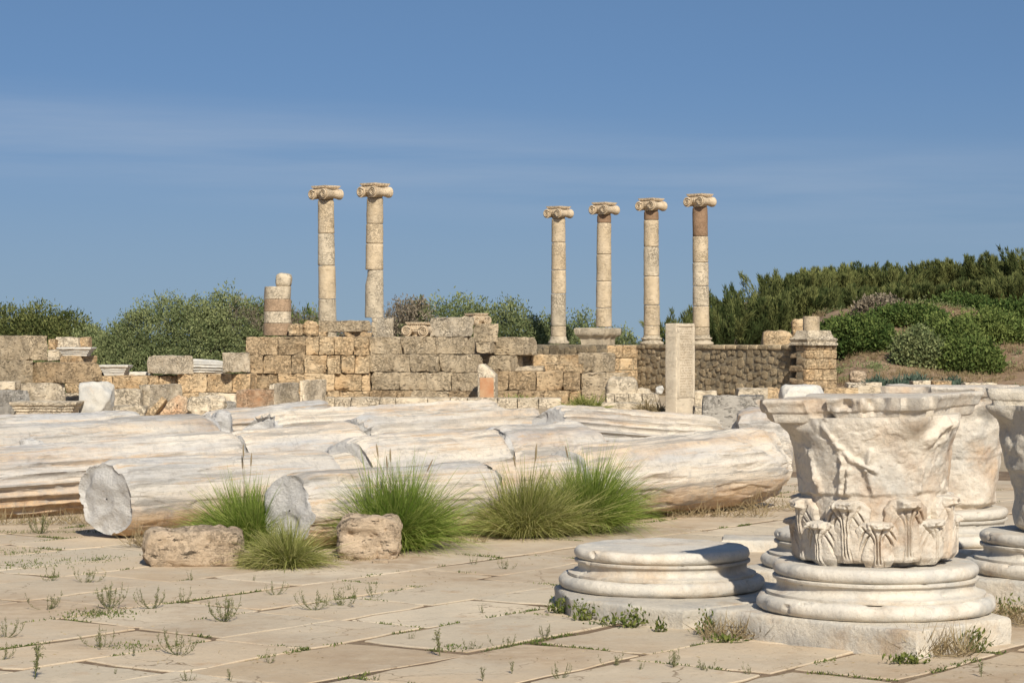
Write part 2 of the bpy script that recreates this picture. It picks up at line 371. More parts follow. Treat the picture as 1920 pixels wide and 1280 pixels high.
def blk(name, x0, xs, x1, y0, y1, Y, th=30, depth=None, mat='ashlar_warm', parent=None, label=None, cat='stone block', group=None, zb=None, seed=None, **kw):
    """one cut stone; xs None = facing the camera nearly square on"""
    if xs is None:
        Xs = X(x1, Y); w = (x1-x0)/F_PX*Y; d = depth or .75; t = R(th if abs(th) < 15 else 0); c, s = math.cos(t), math.sin(t)
    else:
        Xs, w, d, c, s = bfit(x0, xs, x1, y0, y1, Y, th); t = R(th); d = min(d, 1.7) if depth is None else depth
    z1, z0 = Z(y0, Y), (Z(y1, Y) if zb is None else zb)
    cxy = np.array([Xs, Y]) - np.array([c, -s])*w/2 + np.array([s, c])*d/2
    seed = seed if seed is not None else int(abs(x0*7+y0*13+x1)) % 9973
    args = dict(rad=.009, rough=.035, freq=3.6, cell=.10, chips=4, chip=.13, pit=.04, maxn=14); args.update(kw)
    me = stone_mesh(name, (w, d, z1-z0), M[mat], seed=seed, **args)
    o = ob(name, me, parent, (cxy[0], cxy[1], (z0+z1)/2), (0, 0, -t))
    if parent:
        o.location = o.location-parent.location
    elif label: tag(o, label, cat, group)
    return o

def lathe(profile, n=96, noise_amp=0., seed=0, freq=6., chips=None):
    pr = np.array(profile, float); m = len(pr); th = np.linspace(0, 2*math.pi, n, endpoint=False)
    r = pr[:, 0][:, None]*np.ones(n); z = pr[:, 1][:, None]*np.ones(n)
    P = np.stack([r*np.cos(th), r*np.sin(th), z], -1).reshape(-1, 3)
    if noise_amp:
        d = noise_amp*fbm(P*freq+seed*3.7, 4)
        if chips: d = d-chips*sstep(.34, .46, fbm(P*8+seed*1.9, 3))
        rad = np.maximum(np.hypot(P[:, 0], P[:, 1]), 1e-6); k = np.clip(rad*12, 0, 1)
        P[:, 0] += P[:, 0]/rad*d*k; P[:, 1] += P[:, 1]/rad*d*k; P[:, 2] += d*.5
    i, j = np.meshgrid(np.arange(m-1), np.arange(n), indexing='ij'); a = i*n+j; b_ = i*n+(j+1) % n
    F = np.stack([a, b_, b_+n, a+n], -1).reshape(-1, 4)
    return P, F
def arc(cx, cz, rx, rz, a0, a1, n): 
    return [(cx+rx*math.cos(R(a)), cz+rz*math.sin(R(a))) for a in np.linspace(a0, a1, n)]
def prism(poly, z0, z1, seed=0, rad=.02, rough=.012, freq=5, seg=.06):
    """stone slab with an irregular ground plan, worn edges"""
    poly = np.array(poly, float); pts = []
    for i in range(len(poly)):
        a, b_ = poly[i], poly[(i+1) % len(poly)]; k = max(1, int(np.linalg.norm(b_-a)/seg))
        for j in range(k): pts.append(a+(b_-a)*j/k)
    pts = np.array(pts); n = len(pts); ctr = poly.mean(0)
    nx = np.roll(pts, -1, 0)-np.roll(pts, 1, 0); nrm_ = np.stack([nx[:, 1], -nx[:, 0]], 1); nrm_ /= np.linalg.norm(nrm_, axis=1)[:, None]
    if ((pts-ctr)*nrm_).sum() < 0: nrm_ = -nrm_; pts = pts[::-1]; nrm_ = nrm_[::-1]
    rings = []
    zs = list(np.linspace(z0, z1-rad, 5))
    for z in zs: rings.append((0, z))
    rings += [(-rad*.3, z1-rad*.3), (-rad, z1)]
    R_ = [np.column_stack([pts+nrm_*o, np.full(n, z)]) for o, z in rings]
    base = pts-nrm_*rad
    for f in (.8, .55, .3, .08): R_.append(np.column_stack([ctr+(base-ctr)*f, np.full(n, z1)]))
    R_ = [np.column_stack([ctr+(pts-ctr)*f, np.full(n, z0)]) for f in (.05, .6)]+R_
    P = np.concatenate(R_); m = len(R_)
    so_ = seed*5.1; d = rough*fbm(P*freq+so_, 4)
    k = np.concatenate([np.zeros(n*2), np.ones(n*len(zs)), np.ones(n*2)*.8, np.zeros(n*4)])
    nn = np.tile(nrm_, (m, 1)); P[:, :2] += nn*(d*k)[:, None]; P[:, 2] += np.where(k == 0, d*.35, 0)
    i, j = np.meshgrid(np.arange(m-1), np.arange(n), indexing='ij'); a = i*n+j; b_ = i*n+(j+1) % n
    F = np.stack([a, b_, b_+n, a+n], -1).reshape(-1, 4)
    return P, F

# ================================================================== THE SETTING
def ground_sheet():
    xs = np.concatenate([[-3000, -800, -200], np.linspace(-60, 60, 41), [200, 800, 3000]])
    ys = np.concatenate([[-400, -60], np.linspace(0, 110, 45), [200, 600, 1600, 4000]])
    u, v = np.meshgrid(xs, ys, indexing='ij'); P = np.stack([u.ravel(), v.ravel(), np.full(u.size, -.03)], 1)
    P[:, 2] += np.where((P[:, 1] > 27) & (np.abs(P[:, 0]) < 70), .05*fbm(P*.25, 3), 0)
    P[:, 2] -= 9*sstep(120, 190, P[:, 1])
    i, j = np.meshgrid(np.arange(len(xs)-1), np.arange(len(ys)-1), indexing='ij'); q = (i*len(ys)+j).ravel()
    F = np.stack([q, q+len(ys), q+len(ys)+1, q+1], 1)
    return tag(ob('ground', mesh_np('ground', P, F, M['ground'])), kind='structure')
ground_sheet()
P = np.array([[-3500, 150, -4.], [3500, 150, -4.], [3500, 5500, -4.], [-3500, 5500, -4.]])
tag(ob('sea', mesh_np('sea', P, np.array([[0, 1, 2, 3]]), M['sea'])), kind='structure')

# paving: strips along A, cross joints along B
DA = np.array([.585, .811]); DB = np.array([.811, -.585])
pave = ob('pavement', mesh_np('pavement', np.array([[-9, 6, -.0055], [9, 6, -.0055], [9, 27, -.0055], [-9, 27, -.0055]]), np.array([[0, 1, 2, 3]]), M['joint_soil']))
tag(pave, kind='structure')
O2 = np.array([-1.556, 11.06]); JOINTS = []
def slab_mesh(w, l, seed, rs):
    """irregular flat stone, w along B and l along A, worn rounded edges"""
    g = rs.uniform(.010, .020); pts = []
    c4 = np.array([[g, g], [w-g, g], [w-g, l-g], [g, l-g]])+rs.uniform(-.03, .03, (4, 2))
    for k in range(4):
        a, b_ = c4[k], c4[(k+1) % 4]; nseg = 5
        for j in range(nseg):
            p = a+(b_-a)*j/nseg
            if j: p = p+rs.normal(0, .011, 2)
            else: p = p+(c4.mean(0)-p)*rs.uniform(0, .05)
            pts.append(p)
    pts = np.array(pts); n = len(pts); c = pts.mean(0)
    ring = lambda f, z: np.column_stack([c+(pts-c)*f, np.full(n, z)])
    P = np.concatenate([ring(1, -.06), ring(1, -.004), ring(.988, 0.)]); P[2*n:, 2] += rs.uniform(-.001, .001, n)
    F = []
    for i in range(2):
        for j in range(n): F.append((i*n+j, i*n+(j+1) % n, (i+1)*n+(j+1) % n, (i+1)*n+j))
    me = bpy.data.meshes.new('paving_slab'); me.from_pydata(P.tolist(), [], F+[tuple(range(2*n, 3*n))])
    # orientation: B x A
    me.flip_normals() if np.cross(DB, DA) < 0 else None
    me.materials.append(M['paving']); return me
rs = np.random.default_rng(21); k = -14; b0 = -12.0
wA = math.atan2(DA[1], DA[0])-math.pi/2      # local y -> A, local x -> B
while b0 < 13:
    w = rs.uniform(.58, .86); a0 = -9+rs.uniform(0, 1)
    while a0 < 15:
        l = rs.uniform(.75, 1.55)
        p = O2+DB*b0+DA*a0; ctr = p+DB*w/2+DA*l/2
        if 9.2 < ctr[1] < 25.5 and abs(ctr[0]) < ctr[1]*.235+1.6:
            o = ob('paving_slab', slab_mesh(w, l, 0, rs), pave, (p[0], p[1], abs(rs.normal(0, .002))), (rs.normal(0, .0018), rs.normal(0, .0018), wA))
            JOINTS.append((p, p+DA*l)); JOINTS.append((p, p+DB*w))
        a0 += l
    b0 += w

# earth bank on the right
def hill_h(x, y):
    h = 2.75*sstep(59.5, 77, y)*sstep(7.5, 11.5, x)
    h = h+.9*sstep(80, 110, y)*sstep(5, 14, x)+sstep(61, 66, y)*sstep(8, 11, x)*(.55*perlin(np.stack([x*.22, y*.22, 0*x+2.3], 1))+.12*fbm(np.stack([x*.9, y*.9, 0*x], 1), 3))
    return h-.08
u, v = np.meshgrid(np.linspace(5, 48, 110), np.linspace(59.5, 125, 130), indexing='ij')
P = np.stack([u.ravel(), v.ravel(), hill_h(u.ravel(), v.ravel())], 1)
i, j = np.meshgrid(np.arange(109), np.arange(129), indexing='ij'); q = (i*130+j).ravel()
tag(ob('earth_bank', mesh_np('earth_bank', P, np.stack([q, q+130, q+131, q+1], 1), M['bank'])), kind='structure')
# platform fill behind the ashlar wall (its top is just above eye level)
V, F = stone((7.4, 9.0, 1.72), seed=5, rad=.1, rough=.05, cell=.8)
pf = ob('platform_fill', mesh_np('platform_fill', V, F, M['ground'])); pf.location = (-3.4, 63.2, .80); tag(pf, kind='structure')
tf = np.array([X(1138, 66.5), 66.5])+np.array([math.cos(R(57)), -math.sin(R(57))])*-0.9+np.array([math.sin(R(57)), math.cos(R(57))])*3.5
V, F = stone((8.2, 4.6, 1.50), seed=6, rad=.1, rough=.05, cell=.8)
pf = ob('terrace_fill', mesh_np('terrace_fill', V, F, M['ground'])); pf.location = (tf[0], tf[1], .70); pf.rotation_euler = (0, 0, -R(57)); tag(pf, kind='structure')

# ================================================================== ASHLAR WALLS
def wall_root(name, px, Y, label, cat='wall', group=None):
    e_ = empty(name, (X(px, Y), Y, 0)); return tag(e_, label, cat, group)
WY = 57.0
# long warm section
w1 = wall_root('ashlar_wall', 580, WY, 'coursed wall of big pitted orange limestone blocks below the two column pair', 'wall')
rows = [((631, 665.5), [460, 521, 573, 598, 627, 663, 692]), ((665.5, 700), [468, 493, 546, 570, 613, 639, 665, 693]),
        ((700, 733), [468, 521, 571, 627, 678, 694]), ((733, 757), [470, 540, 590, 613, 636, 692, 703])]
for ri, ((ya, yb), xs) in enumerate(rows):
    for a, b_ in zip(xs[:-1], xs[1:]):
        mt = 'ashlar_brown' if (ri == 0 and a < 570) or (ri == 1 and a < 565) or (ri == 2 and a < 520) else 'ashlar_warm'
        blk('block', a+.4, None, b_-.4, ya+.5, yb, WY+random.uniform(-.05, .07), 0, .8, mt, w1, zb=(-.1 if ri == 3 else None), pit=.06, rough=.045)
# grey stepped section facing left
w2 = wall_root('ashlar_wall', 800, 56, 'stepped wall of grey pitted limestone blocks under the small volute capitals', 'wall')
def run(xs, ya, yb, Y0, th, parent, mats, zb=None, xend=None, **kw):
    """blocks along a wall turned by th; the last has its right end in view up to xend"""
    Xr = X(xs[-1], Y0); t = R(th); c, s = math.cos(t), math.sin(t)
    pos = []
    for x in xs:
        a = (x-960)/F_PX; pos.append((Xr-a*Y0)/(c+a*s))        # distance along the wall to the left of the right end
    z1, z0 = Z(ya, Y0), (Z(yb, Y0) if zb is None else zb)
    for i in range(len(xs)-1):
        w = pos[i]-pos[i+1]-.012; mid = (pos[i]+pos[i+1])/2; d = .95
        if xend and i == len(xs)-2:
            a1 = (xend-960)/F_PX; d = min(1.3, (a1*Y0-Xr)/(s-a1*c))
        fx = np.array([Xr-c*mid, Y0+s*mid])+np.array([s, c])*(d/2+random.uniform(-.04, .05))
        args = dict(rad=.009, rough=.04, freq=3.6, cell=.10, chips=4, chip=.13, pit=.055, maxn=14); args.update(kw)
        me = stone_mesh('block', (w, d, z1-z0-.008), M[random.choice(mats)], seed=random.randint(0, 9999), **args)
        o = ob('block', me, parent, (fx[0]-parent.location.x, fx[1]-parent.location.y, (z0+z1)/2), (0, 0, -t))
run([693, 751.5, 816.5, 869], 631, 664, 55.9, 30, w2, ['ashlar_grey'], xend=892)
run([694, 769, 823, 879], 664.5, 698, 55.7, 30, w2, ['ashlar_grey'], xend=905)
run([695, 750, 800, 846, 899], 698.5, 733, 55.5, 30, w2, ['ashlar_grey', 'ashlar_grey', 'ashlar_brown'], xend=912)
run([697, 743, 770, 841, 899], 733.5, 757, 55.4, 30, w2, ['ashlar_brown', 'ashlar_grey'], zb=-.1, xend=912)
# second stepped group, further right
w3 = wall_root('ashlar_wall', 1040, 57, 'low stepped remains of mixed grey and orange blocks beside the pointed small stele', 'wall')
run([918, 983], 632, 666, 57.6, 30, w3, ['ashlar_grey'], xend=1006)
run([892, 918], 641, 662, 57.0, 10, w3, ['ashlar_grey'])
run([904, 957], 667, 695, 57.3, 20, w3, ['ashlar_grey'])
run([957, 996, 1048, 1084], 664.5, 687, 58.2, 15, w3, ['ashlar_grey', 'ashlar_warm'])
run([1083, 1128], 661.5, 698, 56.9, 30, w3, ['ashlar_grey'], xend=1153)
run([956, 1019], 687, 699, 57.5, 10, w3, ['ashlar_pale'])
run([1019, 1091], 681, 699.5, 56.7, 8, w3, ['ashlar_warm'])
run([912, 954, 1005, 1056, 1088], 695.5, 732, 56.6, 5, w3, ['ashlar_warm', 'ashlar_brown', 'ashlar_warm'])
run([1090, 1152], 699, 740, 56.2, 30, w3, ['ashlar_grey'], xend=1180, zb=-.1)
run([912, 970, 1020, 1067, 1088], 732.5, 748, 56.3, 5, w3, ['ashlar_warm', 'ashlar_brown'], zb=-.1)
# low wall on the left
w4 = wall_root('ashlar_wall', 400, 56, 'low orange limestone wall running left of the tall ashlar wall', 'wall')
run([333, 388, 435, 469], 701, 736, 56.0, 4, w4, ['ashlar_warm'])
run([187, 210, 276, 297, 335], 704, 731, 56.3, 4, w4, ['ashlar_warm'])
run([140, 187], 700, 718, 56.6, 4, w4, ['ashlar_warm'])
run([122, 151, 212, 260, 342, 372, 396, 443, 470], 736.5, 756, 55.9, 3, w4, ['ashlar_warm', 'ashlar_pale'], zb=-.1)
run([122, 151, 190], 718.5, 737, 56.1, 3, w4, ['ashlar_warm'])
# pale steps in front
for nm, xs, ya, yb, Y0, lb in (('stone_step', [600, 627, 657, 712, 742, 802, 844, 876, 906, 932, 970, 1010, 1052], 746, 762, 53.6, 'long row of pale worn step blocks along the foot of the ashlar walls'),
                               ('stone_step', [1137, 1152, 1178, 1204, 1236], 737.5, 757, 54.0, 'upper pale step with cracked blocks left of the inscribed stele'),
                               ('stone_step', [1120, 1160, 1200, 1238], 755.5, 771, 52.2, 'lower pale step half in grass left of the inscribed stele')):
    st_ = wall_root(nm, (xs[0]+xs[-1])/2, Y0, lb, 'step'); run(xs, ya, yb, Y0, 2, st_, ['ashlar_pale'], zb=-.1, rough=.025, pit=.012)

# ================================================================== REAR RUBBLE WALLS
WT = 57.0; wt = R(WT); WEX = np.array([math.cos(wt), -math.sin(wt)]); WIN = np.array([math.sin(wt), math.cos(wt)])
stones_v = [stone_mesh('wall_stone', (1, .5, 1), M['rubble'], seed=40+k_, rad=.42, rough=.22, freq=1.3, cell=.4, maxn=3, chips=3, chip=.3) for k_ in range(8)]
def rubble_face(parent, origin, ex, length, z0, z1, sz, rs, nrm2):
    """rounded stones of uneven size scattered in wide mortar; origin = left end of the face on the ground (local)"""
    ang = math.atan2(ex[1], ex[0]); pts = []
    for _ in range(9000):
        r_ = sz*rs.choice([.36, .45, .55, .68]); p = np.array([rs.uniform(r_*.8, length-r_*.8), rs.uniform(z0+r_*.7, z1-r_*.6)])
        if all(abs(p[0]-q[0]) > (r_+q[2])*1.0 or abs(p[1]-q[1]) > (r_+q[2])*.80 for q in pts): pts.append((p[0], p[1], r_))
        if len(pts) > 270: break
    for s, z, r_ in pts:
        c = origin+ex*s+nrm2*.012
        o = ob('wall_stone', stones_v[rs.integers(8)], parent, (c[0], c[1], z), (0, rs.normal(0, .22), ang))
        o.scale = (2*r_*rs.uniform(.9, 1.12), .06, 2*r_*.78*rs.uniform(.85, 1.1))
def core_box(parent, corner, ex, inn, w, d, z0, z1, mat, nm='mortar_core', seed=1):
    V, F = stone((w, d, z1-z0), seed=seed, rad=.02, rough=.015, cell=.3, maxn=20)
    ctr = corner-ex*w/2+inn*d/2
    return ob(nm, mesh_np(nm, V, F, mat, True, 40), parent, (ctr[0], ctr[1], (z0+z1)/2), (0, 0, math.atan2(ex[1], ex[0])))
rs = np.random.default_rng(9)
# left stretch with a return that faces the sun
Yc = 66.5; Xs, w, d, c_, s_ = bfit(1005, 1138, 1195, 645, 745, Yc, WT)
wl = tag(empty('rubble_wall', (Xs, Yc, 0)), 'rubble wall with sunlit block return, carrying the column on the moulded block', 'wall')
core_box(wl, np.array([0., 0.]), WEX, WIN, w, d, -.1, 1.50, M['mortar'])
rubble_face(wl, -WEX*w, WEX, w, 0, 1.48, .38, rs, -WIN)
mw = M['ashlar_warm']
for k_, (za, zb_) in enumerate(((0, .36), (.36, .72), (.72, 1.1), (1.1, 1.49))):       # dressed blocks on the return
    s = 0
    while s < d-.02:
        ww = min(rs.uniform(.35, .7), d-s); me = stone_mesh('block', (ww-.02, .2, zb_-za-.02), mw, seed=int(rs.integers(999)), rad=.03, rough=.03, cell=.2, pit=.02, maxn=4)
        p = WIN*(s+ww/2)+WEX*(-.06); ob('block', me, wl, (p[0], p[1], (za+zb_)/2), (0, 0, math.atan2(WIN[1], WIN[0]))); s += ww
# long stretch under the right pair of columns
p0 = np.array([Xs, Yc])+WIN*d+WEX*.0; sl = 7.25; p1 = p0+WEX*sl
wr = tag(empty('rubble_wall', (p1[0], p1[1], 0)), 'long shaded rubble wall of small round stones in mortar behind the inscribed stele', 'wall')
core_box(wr, np.array([0., 0.]), WEX, WIN, sl, .9, -.1, 1.50, M['mortar'], seed=2)
rubble_face(wr, -WEX*sl, WEX, sl, 0.05, 1.37, .235, rs, -WIN)
s = 0
while s < sl-.1:                                                                          # coping stones
    ww = min(rs.uniform(.4, .75), sl-s); me = stone_mesh('coping_stone', (ww-.015, .95, .13), M['rubble'], seed=int(rs.integers(999)), rad=.03, rough=.02, cell=.2, maxn=4)
    p = -WEX*(sl-s-ww/2)+WIN*.43; ob('coping_stone', me, wr, (p[0], p[1], 1.435), (0, 0, -wt)); s += ww
# pier at the right end with toothed left edge
Yp = 60.2; Xs, w, d, c_, s_ = bfit(1478, 1511, 1568, 642, 745, Yp, WT); d = min(d, 1.7)
pr = tag(empty('pier', (Xs, Yp, 0)), 'sunlit masonry pier with toothed edge and moulded cap at the end of rubble wall', 'pier')
core_box(pr, WIN*.02-WEX*.02, WEX, WIN, w*.55, d-.04, -.1, 1.50, M['mortar'], seed=3)
for k_ in range(8):                                                                       # toothing stones
    za = .02+k_*.185; long = k_ % 2 == 0
    ln = w*(1.0 if long else .62)
    me = stone_mesh('toothing_stone', (ln, .5, .17), M['ashlar_brown'], seed=60+k_, rad=.035, rough=.04, cell=.2, maxn=5, chips=2)
    p = -WEX*(ln/2+.01)+WIN*.27; ob('toothing_stone', me, pr, (p[0], p[1], za+.09), (0, 0, -wt))
za = 0
while za < 1.45:
    hh = min(rs.uniform(.24, .34), 1.5-za); s = 0
    while s < d-.02:
        ww = min(rs.uniform(.25, .5), d-s); me = stone_mesh('block', (ww-.012, .16, hh-.012), M['ashlar_warm'], seed=int(rs.integers(999)), rad=.03, rough=.025, cell=.2, maxn=4)
        p = WIN*(s+ww/2)+WEX*(-.045); ob('block', me, pr, (p[0], p[1], za+hh/2), (0, 0, math.atan2(WIN[1], WIN[0]))); s += ww
    za += hh
# moulded cap of the pier
def moulded_block(w, d, prof, mat, nm, seed=0, rough=.012):
    """square-plan block whose sides follow a moulding profile of (outset, z)"""
    n_ = 18; sq = []
    for k_ in range(4):
        cs = [(-1, -1), (1, -1), (1, 1), (-1, 1)]; a = np.array(cs[k_]); b_ = np.array(cs[(k_+1) % 4])
        for j_ in range(n_): sq.append(a+(b_-a)*j_/n_)
    sq = np.array(sq); n = len(sq); rings = []
    for o_, z in prof: rings.append(np.column_stack([sq[:, 0]*(w/2+o_), sq[:, 1]*(d/2+o_), np.full(n, z)]))
    for f in (.6, .05): rings.append(np.column_stack([sq[:, 0]*(w/2+prof[-1][0])*f, sq[:, 1]*(d/2+prof[-1][0])*f, np.full(n, prof[-1][1])]))
    P = np.concatenate(rings); P += rough*np.stack([fbm(P*4+seed+k_*9, 3) for k_ in range(3)], 1)
    m = len(rings); i, j = np.meshgrid(np.arange(m-1), np.arange(n), indexing='ij'); a = i*n+j; b_ = i*n+(j+1) % n
    return mesh_np(nm, P, np.stack([a, b_, b_+n, a+n], -1).reshape(-1, 4), mat, True, 35)
capc = -WEX*w*.35+WIN*d*.45
ob('moulded_cap', moulded_block(w*.8, d*.82, [(-.02, 0), (.10, 0), (.10, .05), (.06, .09), (.09, .13), (.10, .17), (.02, .22), (-.02, .30), (-.05, .41)], M['ashlar_pale'], 'moulded_cap', 3), pr, (capc[0], capc[1], 1.495), (0, 0, -wt))
V, F = lathe([(0, 0), (.235, 0), (.235, .1), (.23, .38), (.22, .40), (0, .40)], 28, .012, 4)
stub = ob('column_stub', mesh_np('column_stub', V, F, M['column_tan'], True, 40), None, (X(1521, Yp+.8), Yp+.8, 1.90))
tag(stub, 'short column stub standing on the pier cap', 'column')

# ================================================================== STANDING IONIC COLUMNS
def spiral(turns, r0, r1, tube, n=120, m=6):
    a = np.linspace(0, turns*2*math.pi, n); r = r0+(r1-r0)*(a/a[-1])**.8
    c = np.stack([r*np.cos(a+.6), 0*a, r*np.sin(a+.6)], 1); tb = tube*(r/r0)**.5
    rad = np.stack([np.cos(a+.6), 0*a, np.sin(a+.6)], 1); P = []
    for k_ in range(m):
        ph = 2*math.pi*k_/m; P.append(c+rad*(np.cos(ph)*tb)[:, None]+np.array([0, -1, 0])*(np.sin(ph)*tb*1.3)[:, None])
    P = np.stack(P, 1).reshape(-1, 3); i, j = np.meshgrid(np.arange(n-1), np.arange(m), indexing='ij'); A = i*m+j; B = i*m+(j+1) % m
    return P, np.stack([A, A+m, B+m, B], -1).reshape(-1, 4)
def rot_y_lathe(profile, n=28):
    """lathe about the local y axis"""
    V, F = lathe(profile, n); return np.stack([V[:, 0], V[:, 2], -V[:, 1]], 1), F
IC = {}
def ionic_meshes():
    mt = M['ionic']
    V, F = rot_y_lathe([(0, -.385), (.15, -.385), (.185, -.39), (.190, -.33), (.175, -.30), (.150, -.12), (.140, 0), (.150, .12), (.175, .30), (.190, .33), (.185, .39), (.15, .385), (0, .385)])
    IC['bolster'] = mesh_np('volute_bolster', V, F, mt, True, 40)
    V, F = spiral(2.4, .160, .02, .030); IC['spiral'] = mesh_np('volute_spiral', V, F, mt)
    V2 = V.copy(); V2[:, 1] *= -1; V2[:, 0] *= 1; IC['spiral_back'] = mesh_np('volute_spiral', V2, F[:, ::-1], mt)
    V, F = lathe([(0, 0), (.245, 0), (.265, .015), (.265, .045), (.245, .06), (.25, .08), (.30, .12), (.325, .16), (.315, .20), (0, .21)], 36, .004, 2)
    IC['echinus'] = mesh_np('echinus', V, F, mt, True, 40)
    eg = []; V, F = stone((.05, .035, .085), seed=3, rad=.02, rough=.0, cell=.1, maxn=1)
    IC['egg'] = mesh_np('egg_moulding', V, F, mt)
    IC['abacus'] = moulded_block(.58, .64, [(-.04, 0), (0, .0), (.0, .03), (.045, .07), (.055, .085), (.055, .115), (.0, .118)], mt, 'abacus', 5, .006)
    V, F = stone((.36, .70, .20), seed=8, rad=.02, rough=.008, cell=.1); IC['canalis'] = mesh_np('canalis', V, F, mt, True, 40)
    V, F = stone((.035, .045, .05), seed=9, rad=.01, rough=.0, cell=.1, maxn=1); IC['bead'] = mesh_np('leaf_moulding', V, F, mt)
ionic_meshes()
def ionic_capital(parent, z, rotz, sc=1.0, fine=True):
    cap = ob('capital', IC['echinus'], parent, (0, 0, z), (0, 0, rotz)); cap.scale = (sc, sc, sc)
    ob('canalis', IC['canalis'], cap, (0, 0, .27))
    for s in (-1, 1):
        b = ob('volute', IC['bolster'], cap, (s*.30, 0, .195))
        if True:
            ob('spiral', IC['spiral'], cap, (s*.30, -.405, .195)).scale = (-s, 1, 1)
            ob('spiral', IC['spiral_back'], cap, (s*.30, .405, .195)).scale = (-s, 1, 1)
    for k_ in range(-1, 2): ob('egg', IC['egg'], cap, (k_*.085, -.355, .265))
    for k_ in range(9):
        for s in (-1, 1): ob('leaf_moulding', IC['bead'], cap, (-.28+.070*k_, s*.355, .432))
        for s in (-1, 1): ob('leaf_moulding', IC['bead'], cap, (s*.325, -.30+.075*k_, .432), (0, 0, R(90)))
    ob('abacus', IC['abacus'], cap, (0, 0, .372))
    return cap
def column(px, Y, zb, zt, splits, mats, label, base=True, group='standing columns with volute capitals', r0=.252, r1=.222, rotz=-R(42), seed=0, damage=None):
    root = tag(empty('ionic_column', (X(px, Y), Y, zb)), label, 'column', group)
    H = zt-zb-.395; z = 0
    if base == 'attic':
        V, F = lathe([(0, 0)]+[(.335, .0)]+arc(.315, .05, .05, .05, -80, 80, 7)+[(.30, .105), (.285, .14), (.292, .165)]+arc(.295, .195, .03, .03, -80, 80, 5)+[(.262, .235), (r0+.005, .30), (0, .30)], 40, .012, seed)
        ob('base', mesh_np('base', V, F, M['column_pale'], True, 40), root); z = .298
    elif base == 'worn':
        V, F = lathe([(0, 0), (.34, 0), (.345, .05), (.30, .10), (.275, .16), (r0+.005, .24), (0, .24)], 40, .02, seed)
        ob('base', mesh_np('base', V, F, M['column_pale'], True, 40), root); z = .238
    zs = [z]+[H*s for s in splits]+[H]
    for k_ in range(len(zs)-1):
        a, b_ = zs[k_], zs[k_+1]; ra = r0+(r1-r0)*a/H; rb = r0+(r1-r0)*b_/H; hh = b_-a-.012
        pr_ = [(0, 0), (ra-.012, 0), (ra, .014)]+[(ra+(rb-ra)*f, .014+(hh-.028)*f) for f in np.linspace(.08, 1, 10)]+[(rb-.012, hh), (0, hh)]
        V, F = lathe(pr_, 36, .011, seed*11+k_, 3.5)
        if damage and k_ in damage:
            zc, side, dep = damage[k_]
            ang = np.arctan2(V[:, 1], V[:, 0]); dd = np.cos(ang-side)
            cut = sstep(zc-.04, zc+.02, V[:, 2]/hh)*np.clip(dd, 0, 1)*dep*(np.hypot(V[:, 0], V[:, 1]) > .15)
            V[:, 0] -= np.cos(ang)*cut; V[:, 1] -= np.sin(ang)*cut
        o = ob('drum', mesh_np('drum', V, F, M[mats[k_]], True, 40), root, (random.uniform(-.006, .006), random.uniform(-.006, .006), a), (0, 0, random.uniform(0, 6)))
    ionic_capital(root, H, rotz, .80); root.rotation_euler = (random.gauss(0, .004), random.gauss(0, .005), 0)
    return root
TOPZ = 5.98; t_, b2_, p_ = 'column_tan', 'column_brown', 'column_pale'
column(1047, 71, 1.53, TOPZ, [.14, .40, .59, .81], [t_, p_, t_, t_, t_], 'slim column with worn flared foot, leftmost of the four on the rubble wall', 'worn', seed=1)
column(1132, 69, 2.06, TOPZ, [.17, .41, .65, .93], [t_, t_, t_, t_, b2_], 'column rising from a moulded pale block, thin brown band below its volute capital', None, seed=2)
column(1222, 67, 1.49, TOPZ, [.145, .30, .515, .735, .935], [t_, t_, t_, p_, t_, b2_], 'column on round moulded base with a short brown neck, beside the inscribed stele', 'attic', seed=3)
column(1315, 65, 1.49, TOPZ, [.13, .285, .43, .60, .79], [t_, t_, p_, p_, t_, b2_], 'column with tall dark brown upper drum under its volute capital', 'attic', seed=4)
column(614, 60.8, 1.66, 5.92, [.29, .53, .76], [p_, t_, p_, t_], 'column with clean tan drums behind the long grey block on the ashlar wall', None, seed=5)
column(702, 59.0, 2.24, 5.86, [.40, .62, .785], [p_, 'column_tan', t_, t_], 'column with chipped lower drum and patched cracked top on the grey pedestal', None, seed=6, damage={0: (.80, -.6, .055)})
# moulded block under the second column of the right row
o = ob('moulded_block', moulded_block(.78, .80, [(-.02, 0), (.0, 0), (.01, .18), (.03, .22), (.10, .27), (.15, .33), (.16, .38), (.17, .50), (.12, .52)], M['column_pale'], 'moulded_block', 8, .03), None, (X(1121, 69), 69, 1.50), (0, 0, -R(30)))
tag(o, 'pale moulded block with broken edge under a standing column', 'stone block')
# broken column at the left
rc = tag(empty('broken_column', (X(520.5, 58.4), 58.4, 1.70)), 'thick broken column of banded brown and pale drums on the ashlar wall', 'column')
hz_ = [(629, 606, 'column_band'), (606, 584, 'column_pale'), (584, 561, 'column_band'), (561, 537, 'column_pale')]
for k_, (ya, yb, mt) in enumerate(hz_):
    za, zb_ = Z(ya, 58.4)-1.70, Z(yb, 58.4)-1.70; r_ = .375-.006*k_
    V, F = lathe([(0, za), (r_-.01, za), (r_, za+.01), (r_-.003, zb_-.015), (r_-.015, zb_-.004), (0, zb_-.004)], 40, .014 if k_ < 3 else .03, k_+3, 4)
    if k_ == 3: V[:, 0] -= .05*sstep(zb_-.02, zb_, V[:, 2])*(V[:, 0] < -.1)*-1
    ob('drum', mesh_np('drum', V, F, M[mt], True, 40), rc)
zt = Z(537, 58.4)-1.70; V, F = stone((.42, .46, .37), seed=12, rad=.12, rough=.04, cell=.06, chips=4, chip=.3)
ob('broken_top', mesh_np('broken_top', V, F, M['column_pale'], True, 40), rc, (.16, .02, zt+.165))

